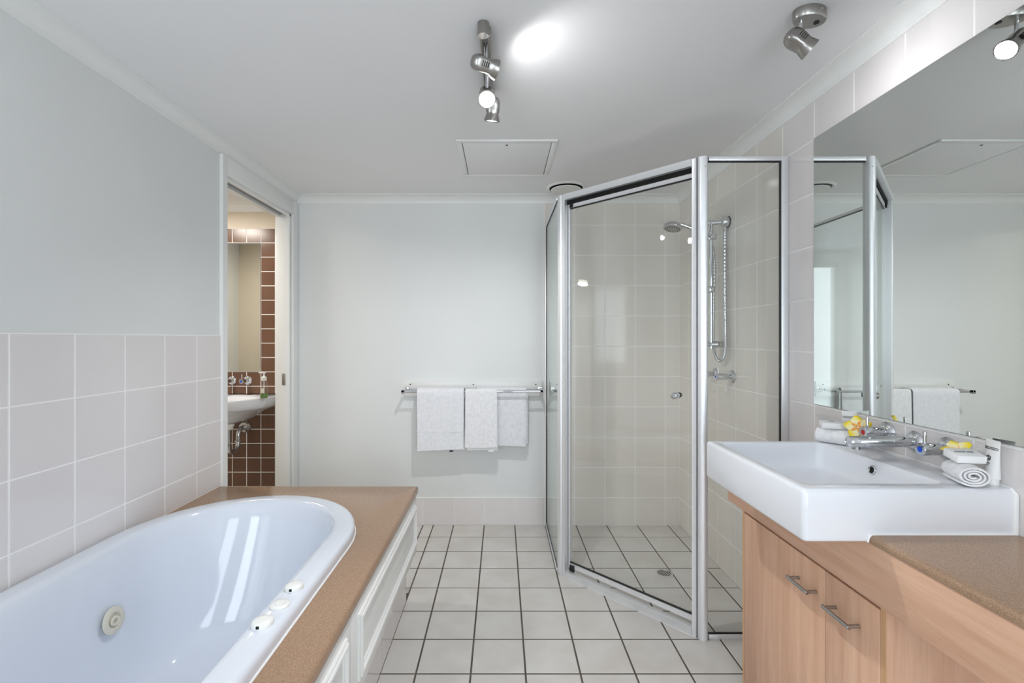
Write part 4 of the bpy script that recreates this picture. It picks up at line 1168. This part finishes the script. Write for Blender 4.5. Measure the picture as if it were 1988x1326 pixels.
# ------------------------------------------------------------------ powder room fittings
PCX, RZ = -1.782, 0.835
def dring(a, dep, z, yb_=PY1 - 0.0065, n=28, e=2.3):
    p = []
    for i in range(n + 1):
        t_ = PI * i / n
        ct, st = math.cos(t_), math.sin(t_)
        k = (abs(ct) ** e + abs(st) ** e) ** (-1.0 / e)
        p.append((PCX + a * k * ct, yb_ - dep * k * st, z))
    for i in range(1, 6): p.append((PCX - a + 2 * a * i / 6, yb_, z))
    return p
pb = thing('wall_basin', 'small white wall-hung basin in the next room', 'basin', (PCX, PY1, 0.66))
bm = new()
loft(bm, [dring(0.05, 0.24, 0.665), dring(0.085, 0.27, 0.690), dring(0.14, 0.30, 0.722), dring(0.20, 0.33, 0.745), dring(0.238, 0.37, 0.762), dring(0.257, 0.392, 0.772), dring(0.266, 0.40, 0.800),
          dring(0.272, 0.402, 0.828), dring(0.271, 0.40, 0.834), dring(0.265, 0.394, 0.837), dring(0.235, 0.362, 0.832, PY1 - 0.0065 - 0.0), ], True, True, False)
def oring(a, b, z, cy): return [(PCX + a * math.cos(PI * i / 28), cy - b * math.sin(PI * i / 28), z) for i in range(29)] + [(PCX - a * math.cos(PI * i / 6), cy + b * math.sin(PI * i / 6) * 0.6, z) for i in range(1, 6)]
loft(bm, [dring(0.235, 0.362, 0.832), oring(0.205, 0.15, 0.832, 3.13), oring(0.196, 0.14, 0.822, 3.13), oring(0.16, 0.11, 0.76, 3.12), oring(0.06, 0.05, 0.725, 3.11)], True, False, True)
bmesh.ops.remove_doubles(bm, verts=bm.verts, dist=1e-5)
obj('bowl', bm, 'ceramic', pb, ang=60)
bm = new(); lathe(bm, [(0.036, 0.0), (0.036, 0.018), (0.030, 0.020), (0.030, 0.036), (0.026, 0.038)], (PCX, 3.12, 0.664), (0, 0, -1), 24); obj('waste_nut', bm, 'white_plastic', pb)
tp = thing('basin_trap', 'chrome curved waste trap under the wall-hung basin', 'pipe', (PCX, PY1, 0.46))
bm = new()
pts = [(PCX, 3.12, 0.627), (PCX, 3.12, 0.56), (PCX, 3.12, 0.52)]
for i in range(1, 9):
    t_ = PI + PI * i / 8
    pts.append((PCX, 3.18 + 0.06 * math.cos(t_), 0.52 + 0.055 * math.sin(t_)))
pts += [(PCX, 3.24, 0.55)]
for i in range(0, 7):
    t_ = PI - PI / 2 * i / 6
    pts.append((PCX, 3.285 + 0.045 * math.cos(t_), 0.56 + 0.045 * math.sin(t_)))
pts += [(PCX, 3.322, 0.605)]
tube(bm, pts, 0.0165, 18); obj('pipe', bm, 'chrome', tp, ang=60)
bm = new(); lathe(bm, [(0.023, 0), (0.0245, 0.003), (0.0245, 0.010), (0.021, 0.013)], (PCX, 3.24, 0.522), (0, 0, 1), 24); obj('collar_nut', bm, 'chrome', tp)
bm = new(); lathe(bm, [(0.044, 0), (0.043, 0.006), (0.033, 0.018), (0.019, 0.020)], (PCX, PY1 - 0.006, 0.605), (0, -1, 0), 32); obj('wall_flange', bm, 'chrome', tp)
make_tap('wall_tap', 'chrome wall tap with blue dot above the wall-hung basin', None, (-1.764, PY1 - 0.006, 0.929), (0, -1, 0), 'blue', 0.032, 0.085, 0.016, 0.032)
ws = thing('wall_spout', 'chrome wall spout above the wall-hung basin in the next room', 'spout', (-1.871, PY1 - 0.006, 0.929))
bm = new(); lathe(bm, [(0.032, 0), (0.032, 0.002), (0.026, 0.010), (0.018, 0.013), (0.014, 0.0135)], (-1.871, PY1 - 0.006, 0.929), (0, -1, 0), 32); obj('flange', bm, 'chrome', ws)
bm = new(); cyl(bm, (-1.871, PY1 - 0.016, 0.929), (-1.871, PY1 - 0.15, 0.924), 0.0135, 24, bev=0.0015); obj('spout_tube', bm, 'chrome', ws)
sb = thing('soap_dispenser', 'clear pump soap dispenser with green soap on the wall-hung basin', 'soap dispenser', (-1.531, 3.085, 0.8365))
bx_, by_, bz_ = -1.531, 3.085, 0.8365
bm = new(); lathe(bm, [(0.022, 0), (0.0245, 0.003), (0.0245, 0.075), (0.021, 0.100), (0.0135, 0.110), (0.0135, 0.114)], (bx_, by_, bz_), (0, 0, 1), 28); obj('bottle', bm, 'clear', sb)
bm = new(); lathe(bm, [(0.020, 0.002), (0.0225, 0.004), (0.0228, 0.028), (0.021, 0.0285)], (bx_, by_, bz_), (0, 0, 1), 24); obj('green_soap', bm, 'liquid', sb)
bm = new()
lathe(bm, [(0.016, 0.112), (0.0165, 0.114), (0.0165, 0.134), (0.012, 0.139), (0.006, 0.140), (0.006, 0.160), (0.012, 0.161), (0.012, 0.166)], (bx_, by_, bz_), (0, 0, 1), 24)
tube(bm, [(bx_ - 0.004, by_, bz_ + 0.1645), (bx_ - 0.026, by_, bz_ + 0.1645), (bx_ - 0.033, by_, bz_ + 0.160)], [0.0045, 0.0042, 0.0035], 10)
pm = obj('pump', bm, 'white_plastic', sb)
bm = new(); cyl(bm, (bx_, by_, bz_ + 0.006), (bx_, by_, bz_ + 0.112), 0.0026, 8); obj('dip_tube', bm, 'white_plastic', sb)
bm = new(); obox(bm, (bx_, by_ - 0.0247, bz_ + 0.05), (1, 0, 0), (0, 1, 0), W, 0.020, 0.0004, 0.030); obj('bottle_label', bm, 'cream_plastic', sb, smooth=False)
